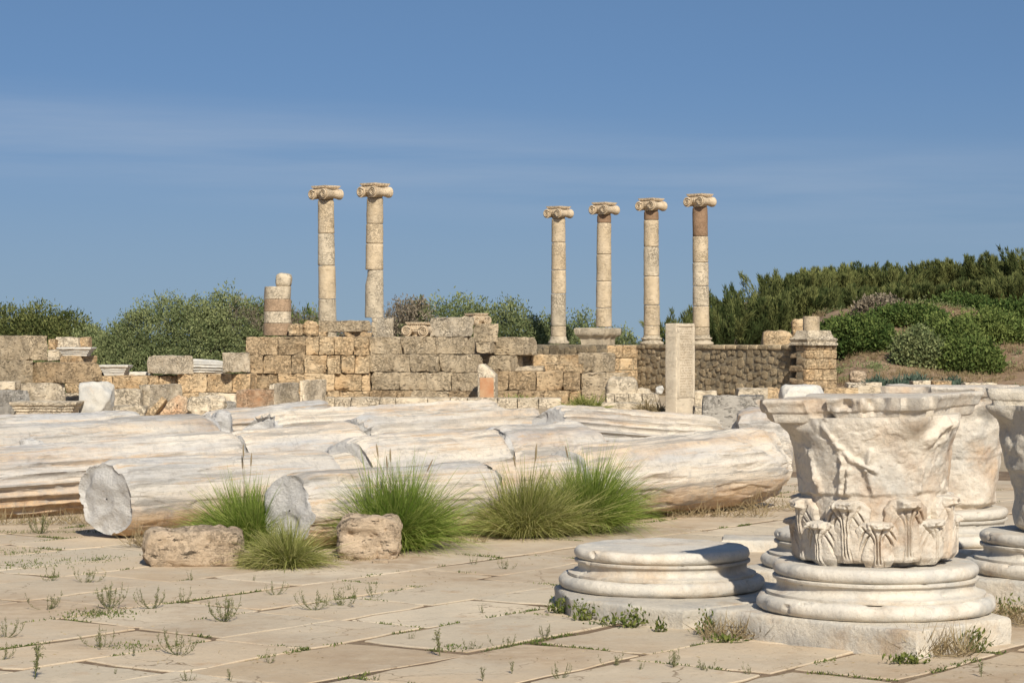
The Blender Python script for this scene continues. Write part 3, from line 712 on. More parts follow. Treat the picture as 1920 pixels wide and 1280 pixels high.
# ================================================================== FALLEN SHAFTS
def shaft(label, p0, p1, r0, r1, seed, flute=.5, e0=.06, e1=.06, tilt0=(0, 0), tilt1=(0, 0), erode=.035, fl_ang=None, flutes=22, roll=0., mat='marble_shaft', group=None, brk='marble_break', chips=()):
    """fluted, battered shaft piece from p0 (left) to p1; its ends are broken faces"""
    p0, p1 = np.array(p0, float), np.array(p1, float); ax = p1-p0; Ln = np.linalg.norm(ax); ax /= Ln
    side = np.cross([0, 0, 1], ax); side /= np.linalg.norm(side); up = np.cross(ax, side)
    if side[1] > 0: pass
    nt = int(max(20, Ln/.026)); na = 220
    t = np.linspace(0, 1, nt); a = np.linspace(0, 2*math.pi, na, endpoint=False)
    T, A = np.meshgrid(t, a, indexing='ij'); Rn = r0+.036+(r1-r0)*T
    U = np.stack([T*Ln, np.cos(A)*.35, np.sin(A)*.35], -1).reshape(-1, 3)
    so_ = seed*7.7
    # flutes: rounded channels between flat fillets
    ph = ((A+roll)*flutes/(2*math.pi)) % 1; d = np.abs(ph-.5)*2
    chan = np.where(d < .84, np.sqrt(np.clip(1-(d/.84)**2, 0, 1)), 0)*.042
    rf = Rn-chan
    # erosion shaves the shaft; what lies below the shaved radius keeps its flutes
    er = fbm(U*np.array([.55, 2.2, 2.2])+so_, 4).reshape(T.shape)
    keep = flute+.9*er
    if fl_ang is not None:      # flutes survive round this angle (0 = level towards the viewer's side, negative = below)
        dd = np.cos(A-fl_ang); keep = keep+.75*dd-.25
    lvl = Rn-.044+.058*sstep(.15, .55, keep)
    lvl = lvl+erode*.16*fbm(U*np.array([1.6, 6, 6])+so_+9, 5).reshape(T.shape)
    k = .012; r = np.minimum(rf, lvl)
    r = r-erode*.40*sstep(.20, .40, fbm(U*np.array([.9, 1.7, 1.7])+so_+40, 3).reshape(T.shape))
    step = fbm(U*np.array([.5, 3.4, 3.4])+so_+70, 3).reshape(T.shape)          # layered spalls with sharp lips
    r = r-.011*sstep(.12, .130, step)-.011*sstep(-.22, -.232, step)-.013*sstep(.30, .310, step)-.010*sstep(-.4, -.41, step)
    r = r+.006*fbm(U*np.array([7, 16, 16])+so_, 4).reshape(T.shape)
    # rounded arrises at the ends
    for e_, d_ in ((T*Ln, e0), ((1-T)*Ln, e1)): r = r-d_*.26*np.exp(-(e_/(d_*.5+.01))**2)*(1+.8*fbm(U*3+so_+20, 2).reshape(T.shape))
    for (tc_, ac_, tw, aw, dep) in chips:
        da = np.angle(np.exp(1j*(A-ac_))); q_ = ((T*Ln-tc_)/tw)**2+(da/aw)**2
        r = r-dep*sstep(1.15, .75, q_+.25*fbm(U*4+so_, 3).reshape(T.shape))
    x = T*Ln
    # slanted broken ends
    xo0 = tilt0[0]*np.cos(A)*r+tilt0[1]*np.sin(A)*r+e0*.55*fbm(np.stack([np.cos(A)*.8, np.sin(A)*.8, 0*A+so_], -1).reshape(-1, 3), 2).reshape(T.shape)
    xo1 = tilt1[0]*np.cos(A)*r+tilt1[1]*np.sin(A)*r+e1*.55*fbm(np.stack([np.cos(A)*.8, np.sin(A)*.8, 0*A+so_+5], -1).reshape(-1, 3), 2).reshape(T.shape)
    x = x+xo0*(1-T)+xo1*T
    # local axes: x along the shaft, y towards the viewer's side (cos), z up (sin)
    vs = -side if side[1] > 0 else side
    P = np.stack([x, r*np.cos(A), r*np.sin(A)], -1).reshape(-1, 3)
    i, j = np.meshgrid(np.arange(nt-1), np.arange(na), indexing='ij'); q = i*na+j; b_ = i*na+(j+1) % na
    F = np.stack([q, b_, b_+na, q+na], -1).reshape(-1, 4)
    rotm = Matrix((( ax[0], vs[0], up[0]), (ax[1], vs[1], up[1]), (ax[2], vs[2], up[2])))
    if rotm.determinant() < 0: F = F[:, ::-1]
    flip = rotm.determinant() < 0
    if flip:     # keep a proper rotation: mirror y in the mesh instead
        P[:, 1] *= -1; rotm = Matrix(((ax[0], -vs[0], up[0]), (ax[1], -vs[1], up[1]), (ax[2], -vs[2], up[2])))
    o = ob('column_shaft', mesh_np('column_shaft', P, F, M[mat], True, 50))
    o.matrix_world = Matrix.Translation(Vector(p0)) @ rotm.to_4x4()
    tag(o, label, 'column shaft', group)
    for end, row in ((0, P[:na]), (1, P[-na:])):
        c = row.mean(0); rings = [row]; rm = np.hypot(row[:, 1]-c[1], row[:, 2]-c[2]); an = np.arctan2(row[:, 2]-c[2], row[:, 1]-c[1])
        co, *_ = np.linalg.lstsq(np.column_stack([row[:, 1:], np.ones(na)]), row[:, 0], rcond=None); w_ = (e0, e1)[end]
        kern = np.ones(25)/25; rsm = np.convolve(np.concatenate([rm[-12:], rm, rm[:12]]), kern, 'valid')
        for f in (.985, .96, .93, .89, .84, .78, .71, .63, .55, .46, .37, .28, .19, .1, .03):
            wt_ = max(0., (f-.9)/.1); rr_ = f*(rm*wt_+rsm*(1-wt_)); yz = np.stack([c[1]+rr_*np.cos(an), c[2]+rr_*np.sin(an)], 1)
            xx = np.column_stack([yz, np.ones(na)])@co+(row[:, 0]-np.column_stack([row[:, 1:], np.ones(na)])@co)*wt_
            q3 = np.column_stack([0*an+so_+end*13, yz])
            xx = xx+(1-wt_)*w_*(.55*fbm(q3*np.array([1, 4., 4.]), 2)+.30*sstep(-.04, .08, fbm(q3*np.array([1, 2.4, 2.4])+50, 1)))
            rings.append(np.column_stack([xx, yz]))
        Pc = np.concatenate(rings); m = len(rings); i, j = np.meshgrid(np.arange(m-1), np.arange(na), indexing='ij'); q = i*na+j; b_ = i*na+(j+1) % na
        Fc = np.stack([q, q+na, b_+na, b_], -1).reshape(-1, 4)
        if (end == 1) != flip: Fc = Fc[:, ::-1]
        if end == 1 or True:
            ob('broken_end', mesh_np('broken_end', Pc, Fc, M[brk], True, 38), o)
    return o
GRP = 'fallen marble shafts'
DS = np.array([.68, .733])
def line_pts(P0, s, r): p = np.array(P0)+DS*s; return (p[0], p[1], r)
# nearest row
def S1(t): return np.array([-1.71+4.19*t, 16.75+4.5*t])
def pt(p, z): return (p[0], p[1], z)
shaft('smooth grey-ended shaft piece behind the square tan rock, two grass tufts at its side', pt(S1(0), .305), pt(S1(.335), .31), .305, .31, 1, flute=-.6, e0=.10, e1=.05, tilt0=(.15, .05), tilt1=(.1, .1), erode=.05, chips=((.25, .5, .5, .6, .05),))
shaft('short shaft piece between two fractures hidden behind the largest grass tuft', pt(S1(.342), .30), pt(S1(.51), .31), .305, .315, 2, flute=-.5, e0=.08, e1=.07, tilt0=(.1, .12), erode=.04)
shaft('thick shaft end with rounded tip and rusty brown underside, leaning on the pavement', pt(S1(.515), .345), pt(S1(1.0), .410), .345, .40, 3, flute=-.42, e0=.12, e1=.30, tilt0=(.12, .1), tilt1=(-.1, -.15), erode=.05, fl_ang=-.3, roll=.1, chips=((2.9, -.9, .6, .25, .04),))
P2 = np.array([-3.26, 17.75])
shaft('shaft with a broad rough grey broken face above bare pavement, brown stained foot', line_pts(P2, -.05, .325), line_pts(P2, 2.25, .325), .325, .325, 4, flute=-.45, e0=.09, e1=.06, tilt0=(.15, -.10), tilt1=(.1, .15), erode=.05)
shaft('thin slice of shaft between two cracks in the second fallen row', line_pts(P2, 2.28, .30), line_pts(P2, 2.62, .31), .30, .31, 41, flute=-.5, e0=.06, e1=.06, erode=.04)
shaft('pale shaft piece with a jagged cracked face rising behind the tall seed heads', line_pts(P2, 2.55, .385), line_pts(P2, 4.42, .39), .375, .395, 5, flute=-.1, e0=.12, e1=.06, tilt0=(.15, .2), erode=.05)
shaft('pale shaft piece ending in a dark broken corner below the raised fluted shaft', line_pts(P2, 4.40, .40), line_pts(P2, 5.78, .405), .40, .41, 6, flute=.1, e0=.12, e1=.12, tilt0=(.15, .25), tilt1=(.1, .1), erode=.05)
P3 = np.array([-4.62, 19.85])
shaft('deeply fluted shaft with orange stained grooves, running out of sight beside dry weeds', line_pts(P3, -2.2, .30), line_pts(P3, 2.62, .36), .30, .365, 7, flute=.25, e0=.1, e1=.09, erode=.05, fl_ang=-.45, roll=.05)
shaft('shaft piece continuing the deeply fluted one, with weathered smooth top', line_pts(P3, 2.66, .36), line_pts(P3, 4.3, .385), .365, .385, 8, flute=-.2, e0=.08, e1=.09, erode=.05)
shaft('long pale shaft piece with ridged side in the third fallen row', line_pts(P3, 4.27, .415), line_pts(P3, 7.05, .43), .40, .425, 9, flute=.15, e0=.13, e1=.10, tilt0=(.2, .2), erode=.05, fl_ang=.5)
P4 = np.array([-5.9, 25.2])
shaft('long weathered shaft with a rounded whitish tip beside a dark broken stump', line_pts(P4, -2.2, .31), line_pts(P4, 3.0, .355), .32, .36, 10, flute=.05, e0=.1, e1=.2, erode=.05)
shaft('ribbed pale shaft with dark grey broken face in the fourth fallen row', line_pts(P4, 3.9, .345), line_pts(P4, 8.2, .38), .345, .375, 11, flute=.45, e0=.16, e1=.1, tilt0=(.25, .35), erode=.05, fl_ang=.4)
P5 = np.array([-6.85, 29.2])
shaft('grey topped shaft lying behind the others by the leaning orange slab', line_pts(P5, -2.2, .30), line_pts(P5, 2.2, .32), .31, .325, 12, flute=.1, e0=.1, e1=.1, erode=.05)
shaft('far shaft piece with bright split tip in front of the pale square blocks', line_pts(P5, 3.5, .30), line_pts(P5, 5.8, .36), .30, .36, 13, flute=.3, e0=.16, e1=.14, tilt0=(.2, .3), erode=.06)
# the raised fluted piece on the right
shaft('raised fluted shaft with grey broken end, resting askew on the other shafts', (X(1026, 23.6), 23.6, .62), (X(1340, 24.6), 24.6, .44), .285, .29, 14, flute=.55, e0=.10, e1=.13, tilt0=(.35, .3), erode=.04, fl_ang=.4, roll=.12)
# dark stumps
def boulder(name, px, y0, y1, wpx, Y, label, mat, seed, depth=None, cat='rock', chips=6, chip=.35, rough=.05, zb=None, rot=0., rad=None, group=None, cell=.05, pit=0.):
    z1 = Z(y0, Y); z0 = Z(y1, Y) if zb is None else zb; w = wpx/F_PX*Y; h = z1-z0
    V, F = stone((w, depth or w*.8, h), seed=seed, rad=rad or min(w, h)*.25, rough=rough, freq=3.2/max(w, .3), cell=cell if w < 1 else .1, chips=chips, chip=chip, maxn=30, pit=pit)
    o = ob(name, mesh_np(name, V, F, M[mat], True, 50 if pit else 32), None, (X(px, Y), Y, (z0+z1)/2), (0, 0, rot))
    return tag(o, label, cat, group)
boulder('marble_stump', 413, 772, 815, 44, 28.6, 'dark grey broken marble stump between two shaft ends', 'marble_break', 5, zb=-.03)
boulder('marble_stump', 60, 822, 862, 46, 24.2, 'dark grey jagged marble chunk wedged between the left shafts', 'marble_break', 6, zb=-.03)
boulder('marble_stump', 1430, 765, 880, 105, 22.9, 'grey white split marble block behind the rounded shaft tip', 'marble_shaft', 7, zb=-.03, depth=.8, chips=7, chip=.4, rough=.06)

# ================================================================== COLUMN BASES
def attic_base(C2, plinth, zp, label, sc=1., seed=0, name='stone_pedestal', group='marble column bases', mat='marble_base', tilt=(0, 0), torus_scale=1.0):
    root = tag(empty(name, (C2[0], C2[1], 0)), label, 'column base', group); k = sc*torus_scale; n = 220
    root.rotation_euler = (tilt[0], tilt[1], 0)
    V, F = prism(np.array(plinth)-np.array(C2), -.03, zp, seed=seed, rad=.018, rough=.022, freq=4.5); ob('plinth', mesh_np('plinth', V, F, M['marble_plinth'], True, 45), root)
    low = [(.3, 0), (.60, 0)]+arc(.606, .043, .044, .043, -85, 85, 14)+[(.59, .0865), (.3, .0865)]
    V, F = lathe([(a*k, b_*k) for a, b_ in low], n, .016, seed+1, 4, .016); ob('lower_torus', mesh_np('lower_torus', V, F, M[mat], True, 50), root, (0, 0, zp))
    sco = [(.3, .0855), (.592, .0855), (.594, .090), (.594, .103), (.585, .106)]+[(.585-.052*math.sin(R(q)), .106+.032*(1-math.cos(R(q)))) for q in range(15, 91, 15)]+[(.533+.018*(1-math.cos(R(q))), .138+.030*math.sin(R(q))) for q in range(15, 91, 15)]+[(.555, .169), (.557, .173), (.557, .183), (.548, .187), (.3, .187)]
    V, F = lathe([(a*k, b_*k) for a, b_ in sco], n, .007, seed+2, 5, .010); ob('scotia', mesh_np('scotia', V, F, M[mat], True, 45), root, (0, 0, zp))
    upp = [(.3, .186), (.515, .186)]+arc(.518, .2235, .038, .037, -85, 88, 14)+[(.50, .2605), (.40, .260), (.25, .259), (.1, .2595), (.0, .2595)]
    V, F = lathe([(a*k, b_*k) for a, b_ in upp], n, .016, seed+3, 4, .016); ob('upper_torus', mesh_np('upper_torus', V, F, M[mat], True, 50), root, (0, 0, zp))
    return root
B2 = np.array([1.986, 11.96]); dl = np.array([-.70, .714]); dr = np.array([.714, .70]); F2 = np.array([2.03, 10.99])
attic_base(B2, [F2, F2+dr*.86, F2+dr*1.02+dl*.28, F2+dr*1.33+dl*.75, F2+dr*1.35+dl*1.36, F2+dl*1.36, ], .142, 'marble base on a broad chipped plinth carrying the leaf carved capital', seed=11)
B1 = np.array([.912, 13.3]); F1 = np.array([.948, 12.15])
attic_base(B1, [F1, (1.50, 12.66), (1.80, 13.3), (1.2, 14.2), (.72, 14.15), (.262, 13.42), (.335, 12.70)], .108, 'empty marble base with bare round top and broken plinth corner', seed=22, torus_scale=.96)
B4 = np.array([3.53, 13.85])
def sq(c, h, ang): return [c+h*np.array([math.cos(R(ang+90*k)), math.sin(R(ang+90*k))])*1.414 for k in range(4)]
attic_base(B4, sq(B4, .70, -82), .14, 'marble base cut by the picture edge under the smooth grey capital', seed=33, mat='marble_base')
B5 = np.array([2.28, 14.64])
attic_base(B5, sq(B5, .60, -80), .10, 'shaded marble base tucked behind the leaf carved capital', seed=44, torus_scale=.94)
B3 = np.array([3.16, 16.45])
attic_base(B3, sq(B3, .62, -70), .10, 'ochre stained base under the rough headless capital', seed=55)
V, F = prism(np.array([(-.20, -.25), (.3, -.3), (.42, .2), (-.14, .25)]), -.02, .09, seed=9, rough=.03)
tag(ob('stone_slab', mesh_np('stone_slab', V, F, M['marble_plinth'], True, 45), None, (X(1395, 16.9), 16.9, 0)), 'low grey slab lying in the shade behind the empty base', 'stone slab')

# ================================================================== LEAF CARVED CAPITALS
def bell_r(z, H=.78):
    """radius of the kalathos at height z (lower leaf zone up to .385)"""
    z = np.asarray(z, float); low = .338+.035*sstep(0, .05, z)+.018*sstep(.05, .36, z)
    upv = .405+.03*sstep(.4, .65, z)+.040*sstep(.6, .79, z)
    return low, upv
def seg_bump(phi, z, a, b_, w):
    """soft ridge along a line in (angle in metres, z)"""
    p = np.stack([phi*.44, z], -1); a = np.array([R(a[0])*.44, a[1]]); b_ = np.array([R(b_[0])*.44, b_[1]]); ab = b_-a
    t = np.clip(((p-a)@ab)/(ab@ab), 0, 1); d = np.linalg.norm(p-(a+t[..., None]*ab), axis=-1); return np.exp(-(d/w)**2)
def bell_mesh(seed, ridges=True, worn=1.0, nz=170, na=420):
    z = np.linspace(0, .80, nz); a = np.linspace(-math.pi, math.pi, na, endpoint=False); Zg, A = np.meshgrid(z, a, indexing='ij')
    U = np.stack([np.cos(A)*.45, np.sin(A)*.45, Zg], -1).reshape(-1, 3); so_ = seed*3.3
    nf = lambda f, o, s=0: fbm(U*f+so_+s, o).reshape(A.shape)
    low, upv = bell_r(Zg); lim = .385+.03*nf(3.5, 3)+.012*nf(12, 2, 3)
    m = sstep(lim-.012, lim+.012, Zg); r = low*(1-m)+upv*m
    r = r+.010*nf(3, 4)*worn+.006*nf(14, 4, 5)-.012*sstep(.15, .4, nf(2.5, 3, 11))*m*worn
    r = r-.006*sstep(.08, .11, nf(4.2, 3, 31))*m+.003*nf(30, 3, 17)
    if ridges:
        g = 0
        for q in (((-42, .76), (-34, .66)), ((-34, .66), (-24, .58)), ((-24, .58), (-7, .515))): g = np.maximum(g, .024*seg_bump(A, Zg, *q, .016))
        for q in (((-33, .65), (-30, .56)), ((-30, .56), (-34, .40)), ((-26, .52), (-28, .40)), ((-58, .60), (-52, .41))): g = np.maximum(g, .026*seg_bump(A, Zg, *q, .017))
        for q in (((42, .64), (58, .80)), ((30, .66), (46, .74))): g = np.maximum(g, .035*seg_bump(A, Zg, *q, .04))
        for q in (((-12, .50), (-10, .40)), ((-10, .62), (-14, .52)), ((28, .52), (27, .41))): g = np.maximum(g, .02*seg_bump(A, Zg, *q, .018))
        r = r+g*np.clip(.9+1.6*nf(10, 3, 8), .15, 1.6)
        r = r-.022*sstep(-13, -7, np.degrees(A))*sstep(26, 18, np.degrees(A))*sstep(.40, .43, Zg)*sstep(.70, .62, Zg)*0
        # corner volute stumps that carry the abacus horns
    for c_ in (-73, 17+2, 107, 197):
        da = np.angle(np.exp(1j*(A-R(c_)))); r = r+.085*np.exp(-(da/.16)**2)*sstep(.66, .80, Zg)
    lowb = sstep(.05, 0, Zg); r = r-.02*lowb*(1+nf(6, 2, 21))
    P = np.stack([r*np.sin(A), -r*np.cos(A), Zg], -1).reshape(-1, 3)
    i, j = np.meshgrid(np.arange(nz-1), np.arange(na), indexing='ij'); q = i*na+j; b_ = i*na+(j+1) % na
    F = [np.stack([q, b_, b_+na, q+na], -1).reshape(-1, 4)]
    c0 = len(P); P = np.vstack([P, P[:na]*np.array([.1, .1, 1])+[0, 0, .0], P[-na:]*np.array([.1, .1, 1])])
    j = np.arange(na); jn = (j+1) % na
    F.append(np.stack([jn, j, c0+j, c0+jn], 1)); t0 = (nz-1)*na; F.append(np.stack([t0+j, t0+jn, c0+na+jn, c0+na+j], 1))
    return P, np.concatenate(F)
def leaf_mesh(phi, z0, z1, half, seed, tall):
    """acanthus leaf carved on the bell: convex body, stem of three fine ribs that fan out below a lumpy curled tip"""
    front = abs((phi+180) % 360-180) < 100
    nu, nv = (151, 130) if front else (61, 60)
    u = np.linspace(-1, 1, nu); v = np.linspace(0, 1, nv); Uu, Vv = np.meshgrid(u, v, indexing='ij')
    so_ = seed*2.9; Zl = z0+(z1-z0)*Vv; s = Uu*half*.42; HL = half*.42
    Pn = np.stack([s.ravel()*1+seed, Zl.ravel(), 0*s.ravel()], 1); nf = lambda f, o, q=0: fbm(Pn*f+so_+q, o).reshape(s.shape)
    wv = HL*(.66+.30*np.sin(np.clip(Vv*1.02, 0, 1)*math.pi*.60))*(1-.35*sstep(.80, 1.0, Vv))
    edge = np.abs(s)/wv; mask = sstep(1.0, .88, edge+.16*nf(13, 3))*sstep(1.0, .965, Vv+.05*nf(14, 2))
    wear = sstep(.05, .5, nf(6, 3, 40))                                     # battered patches lose their detail
    h = mask*(.018+.034*np.sqrt(np.clip(1-edge**2, 0, 1)))
    fan = 1+2.9*sstep(.52, .90, Vv)**1.5+.5*sstep(.25, 0, Vv)
    det = mask*(1-.8*wear)
    h = h+.013*np.exp(-(s/(.021*fan**.75))**4)*det*sstep(.90, .80, Vv)      # the stem stands proud
    for off, dep in ((.0072, .022), (-.0072, .022), (.0205, .016), (-.0205, .016)):
        on = sstep(.04, .12, Vv) if abs(off) < .01 else sstep(.45, .6, Vv)+.5*sstep(.3, .15, Vv)
        h = h-dep*np.exp(-((s-off*fan)/(.0028+.0011*fan))**2)*det*on*sstep(.90, .84, Vv)
    for sg in (1, -1):                                                      # drilled arcs between stem and edge
        for q0, q1, va, vb in ((.032, .060, .72, .30), (.055, .050, .80, .45)):
            t_ = np.clip((va-Vv)/(va-vb), 0, 1); c_ = sg*(q0+q1*t_**.65)*(HL/.13)
            h = h-.026*np.exp(-((s-c_)/.0056)**2)*det*sstep(va+.02, va-.06, Vv)*sstep(vb-.10, vb+.06, Vv)
    kn = sstep(.795, .86, Vv+.03*nf(12, 2, 7))*sstep(1.0, .93, Vv)*sstep(.068, .046, np.abs(s)*(1+.4*nf(9, 2, 9))*(1.0 if tall else 1.12))
    h = h+(.046 if tall else .038)*kn*(.85+.9*nf(15, 3, 3))*mask
    h = h+.006*nf(16, 4)*mask-.012*wear*mask-.03*(1-mask)
    low, _ = bell_r(Zl); r = low+h; A = R(phi)+s/.42
    P = np.stack([r*np.sin(A), -r*np.cos(A), Zl], -1).reshape(-1, 3)
    i, j = np.meshgrid(np.arange(nu-1), np.arange(nv-1), indexing='ij'); q = (i*nv+j).ravel()
    return P, np.stack([q, q+nv, q+nv+1, q+1], 1)
def abacus_mesh(seed, rot, D=.74, mid=.43, t0=.775, t1=.905, breaks=(), na=480):
    a = np.linspace(0, 2*math.pi, na, endpoint=False)
    al = ((a-R(rot)+math.pi/4) % (math.pi/2))-math.pi/4
    dcor = D*math.cos(math.pi/4); d = mid+(dcor-mid)*np.abs(np.tan(al))**2.2; rho = np.minimum(d/np.cos(al), (D-.045)/np.cos(np.pi/4-np.abs(al)))
    prof = [(.80, 0), (.865, .0), (.895, .010), (.905, .03), (.915, .048), (.925, .056), (.945, .060), (.955, .066), (.965, .085), (.985, .105), (1., .112), (1., .124), (.985, .130)]
    so_ = seed*4.1; rings = []
    dirs = np.stack([np.sin(a), -np.cos(a)], 1)
    U = np.stack([np.sin(a), -np.cos(a), 0*a+so_], 1)
    # broken stretches lose their mouldings
    brk = np.zeros(na)
    for (c_, w_, dep) in breaks:
        da = np.angle(np.exp(1j*(a-R(c_)))); brk = np.maximum(brk, dep*sstep(R(w_), R(w_)*.45, np.abs(da)+.10*fbm(U*3+8, 3)))
    for f, z in prof:
        r = rho*f; Uz = U+np.array([0, 0, z*2.2])
        rb = r-brk-.018*brk/.08*fbm(Uz*5, 4)-.03*(brk > .02)*np.abs(z-.07)*4*fbm(Uz*3, 2)
        flat = np.minimum(r, rho*.955-brk*.9-.02*fbm(Uz*4+3, 4)); r2 = np.where(brk > .01, np.minimum(rb, flat), r)
        r2 = r2-.010*fbm(Uz*6, 4)-.05*sstep(.25, .5, fbm(Uz*2.2+5, 3))
        rings.append(np.column_stack([dirs*r2[:, None], np.full(na, t0+z*(t1-t0)/.13)]))
    top = rings[-1]
    for f in (.92, .78, .6, .4, .2, .03):
        q = top*np.array([f, f, 1]); q[:, 2] += .012*fbm(q*5+so_, 4)*(1 if f < .95 else 0); rings.append(q)
    P = np.concatenate(rings); P[:, 2] += .008*fbm(P*4+so_, 3); m = len(rings); i, j = np.meshgrid(np.arange(m-1), np.arange(na), indexing='ij'); q = i*na+j; b_ = i*na+(j+1) % na
    return P, np.stack([q, b_, b_+na, q+na], -1).reshape(-1, 4)
cap = tag(empty('corinthian_capital', (B2[0], B2[1], .400)), 'battered marble capital with two rows of carved leaves on a round base', 'capital', 'marble capitals')
cap.rotation_euler = (0, R(-1.6), 0)
V, F = bell_mesh(1); ob('bell', mesh_np('bell', V, F, M['marble_capital'], True, 55), cap)
for k_ in range(8):
    V, F = leaf_mesh(15+45*k_, .03, .372, R(20), 100+k_, True); ob('acanthus_leaf', mesh_np('acanthus_leaf', V, F, M['marble_capital'], True, 60), cap)
    V, F = leaf_mesh(-7+45*k_, .008, .255, R(17.5), 140+k_, False); o = ob('acanthus_leaf', mesh_np('acanthus_leaf', V*np.array([1.03, 1.03, 1]), F, M['marble_capital'], True, 60), cap)
V, F = abacus_mesh(1, 19-45, breaks=((19, 13, .07), (2, 22, .03), (-46, 6, .035), (-71, 6, .02))); ob('abacus', mesh_np('abacus', V, F, M['marble_capital'], True, 45), cap)
# headless capital behind
def rough_capital(C2, z, label, seed, rot, mat='marble_capital', breaks=(), k=1.0, with_leaves=False):
    root = tag(empty('corinthian_capital', (C2[0], C2[1], z), R(rot)), label, 'capital', 'marble capitals')
    V, F = bell_mesh(seed, ridges=False, worn=2.6, nz=110, na=260)
    V[:, :2] += V[:, :2]/np.maximum(np.hypot(V[:, 0], V[:, 1])[:, None], .1)*(.05*fbm(V*2.6+seed, 3))[:, None]
    ob('bell', mesh_np('bell', V*k, F, M[mat], True, 55), root)
    V, F = abacus_mesh(seed, 19-45, breaks=breaks, na=320); ob('abacus', mesh_np('abacus', V*k, F, M[mat], True, 45), root)
    return root
rough_capital(np.array([3.27, 16.45]), .36, 'rough worn capital without leaves on the ochre stained base', 4, 10, breaks=((19, 20, .08), (-60, 25, .07), (60, 20, .05)))
rough_capital(B4+np.array([.02, 0]), .40, 'smooth grey capital with pitted lip at the edge of view', 6, -8, mat='marble_plinth', breaks=((-70, 40, .10), (-20, 30, .12)))

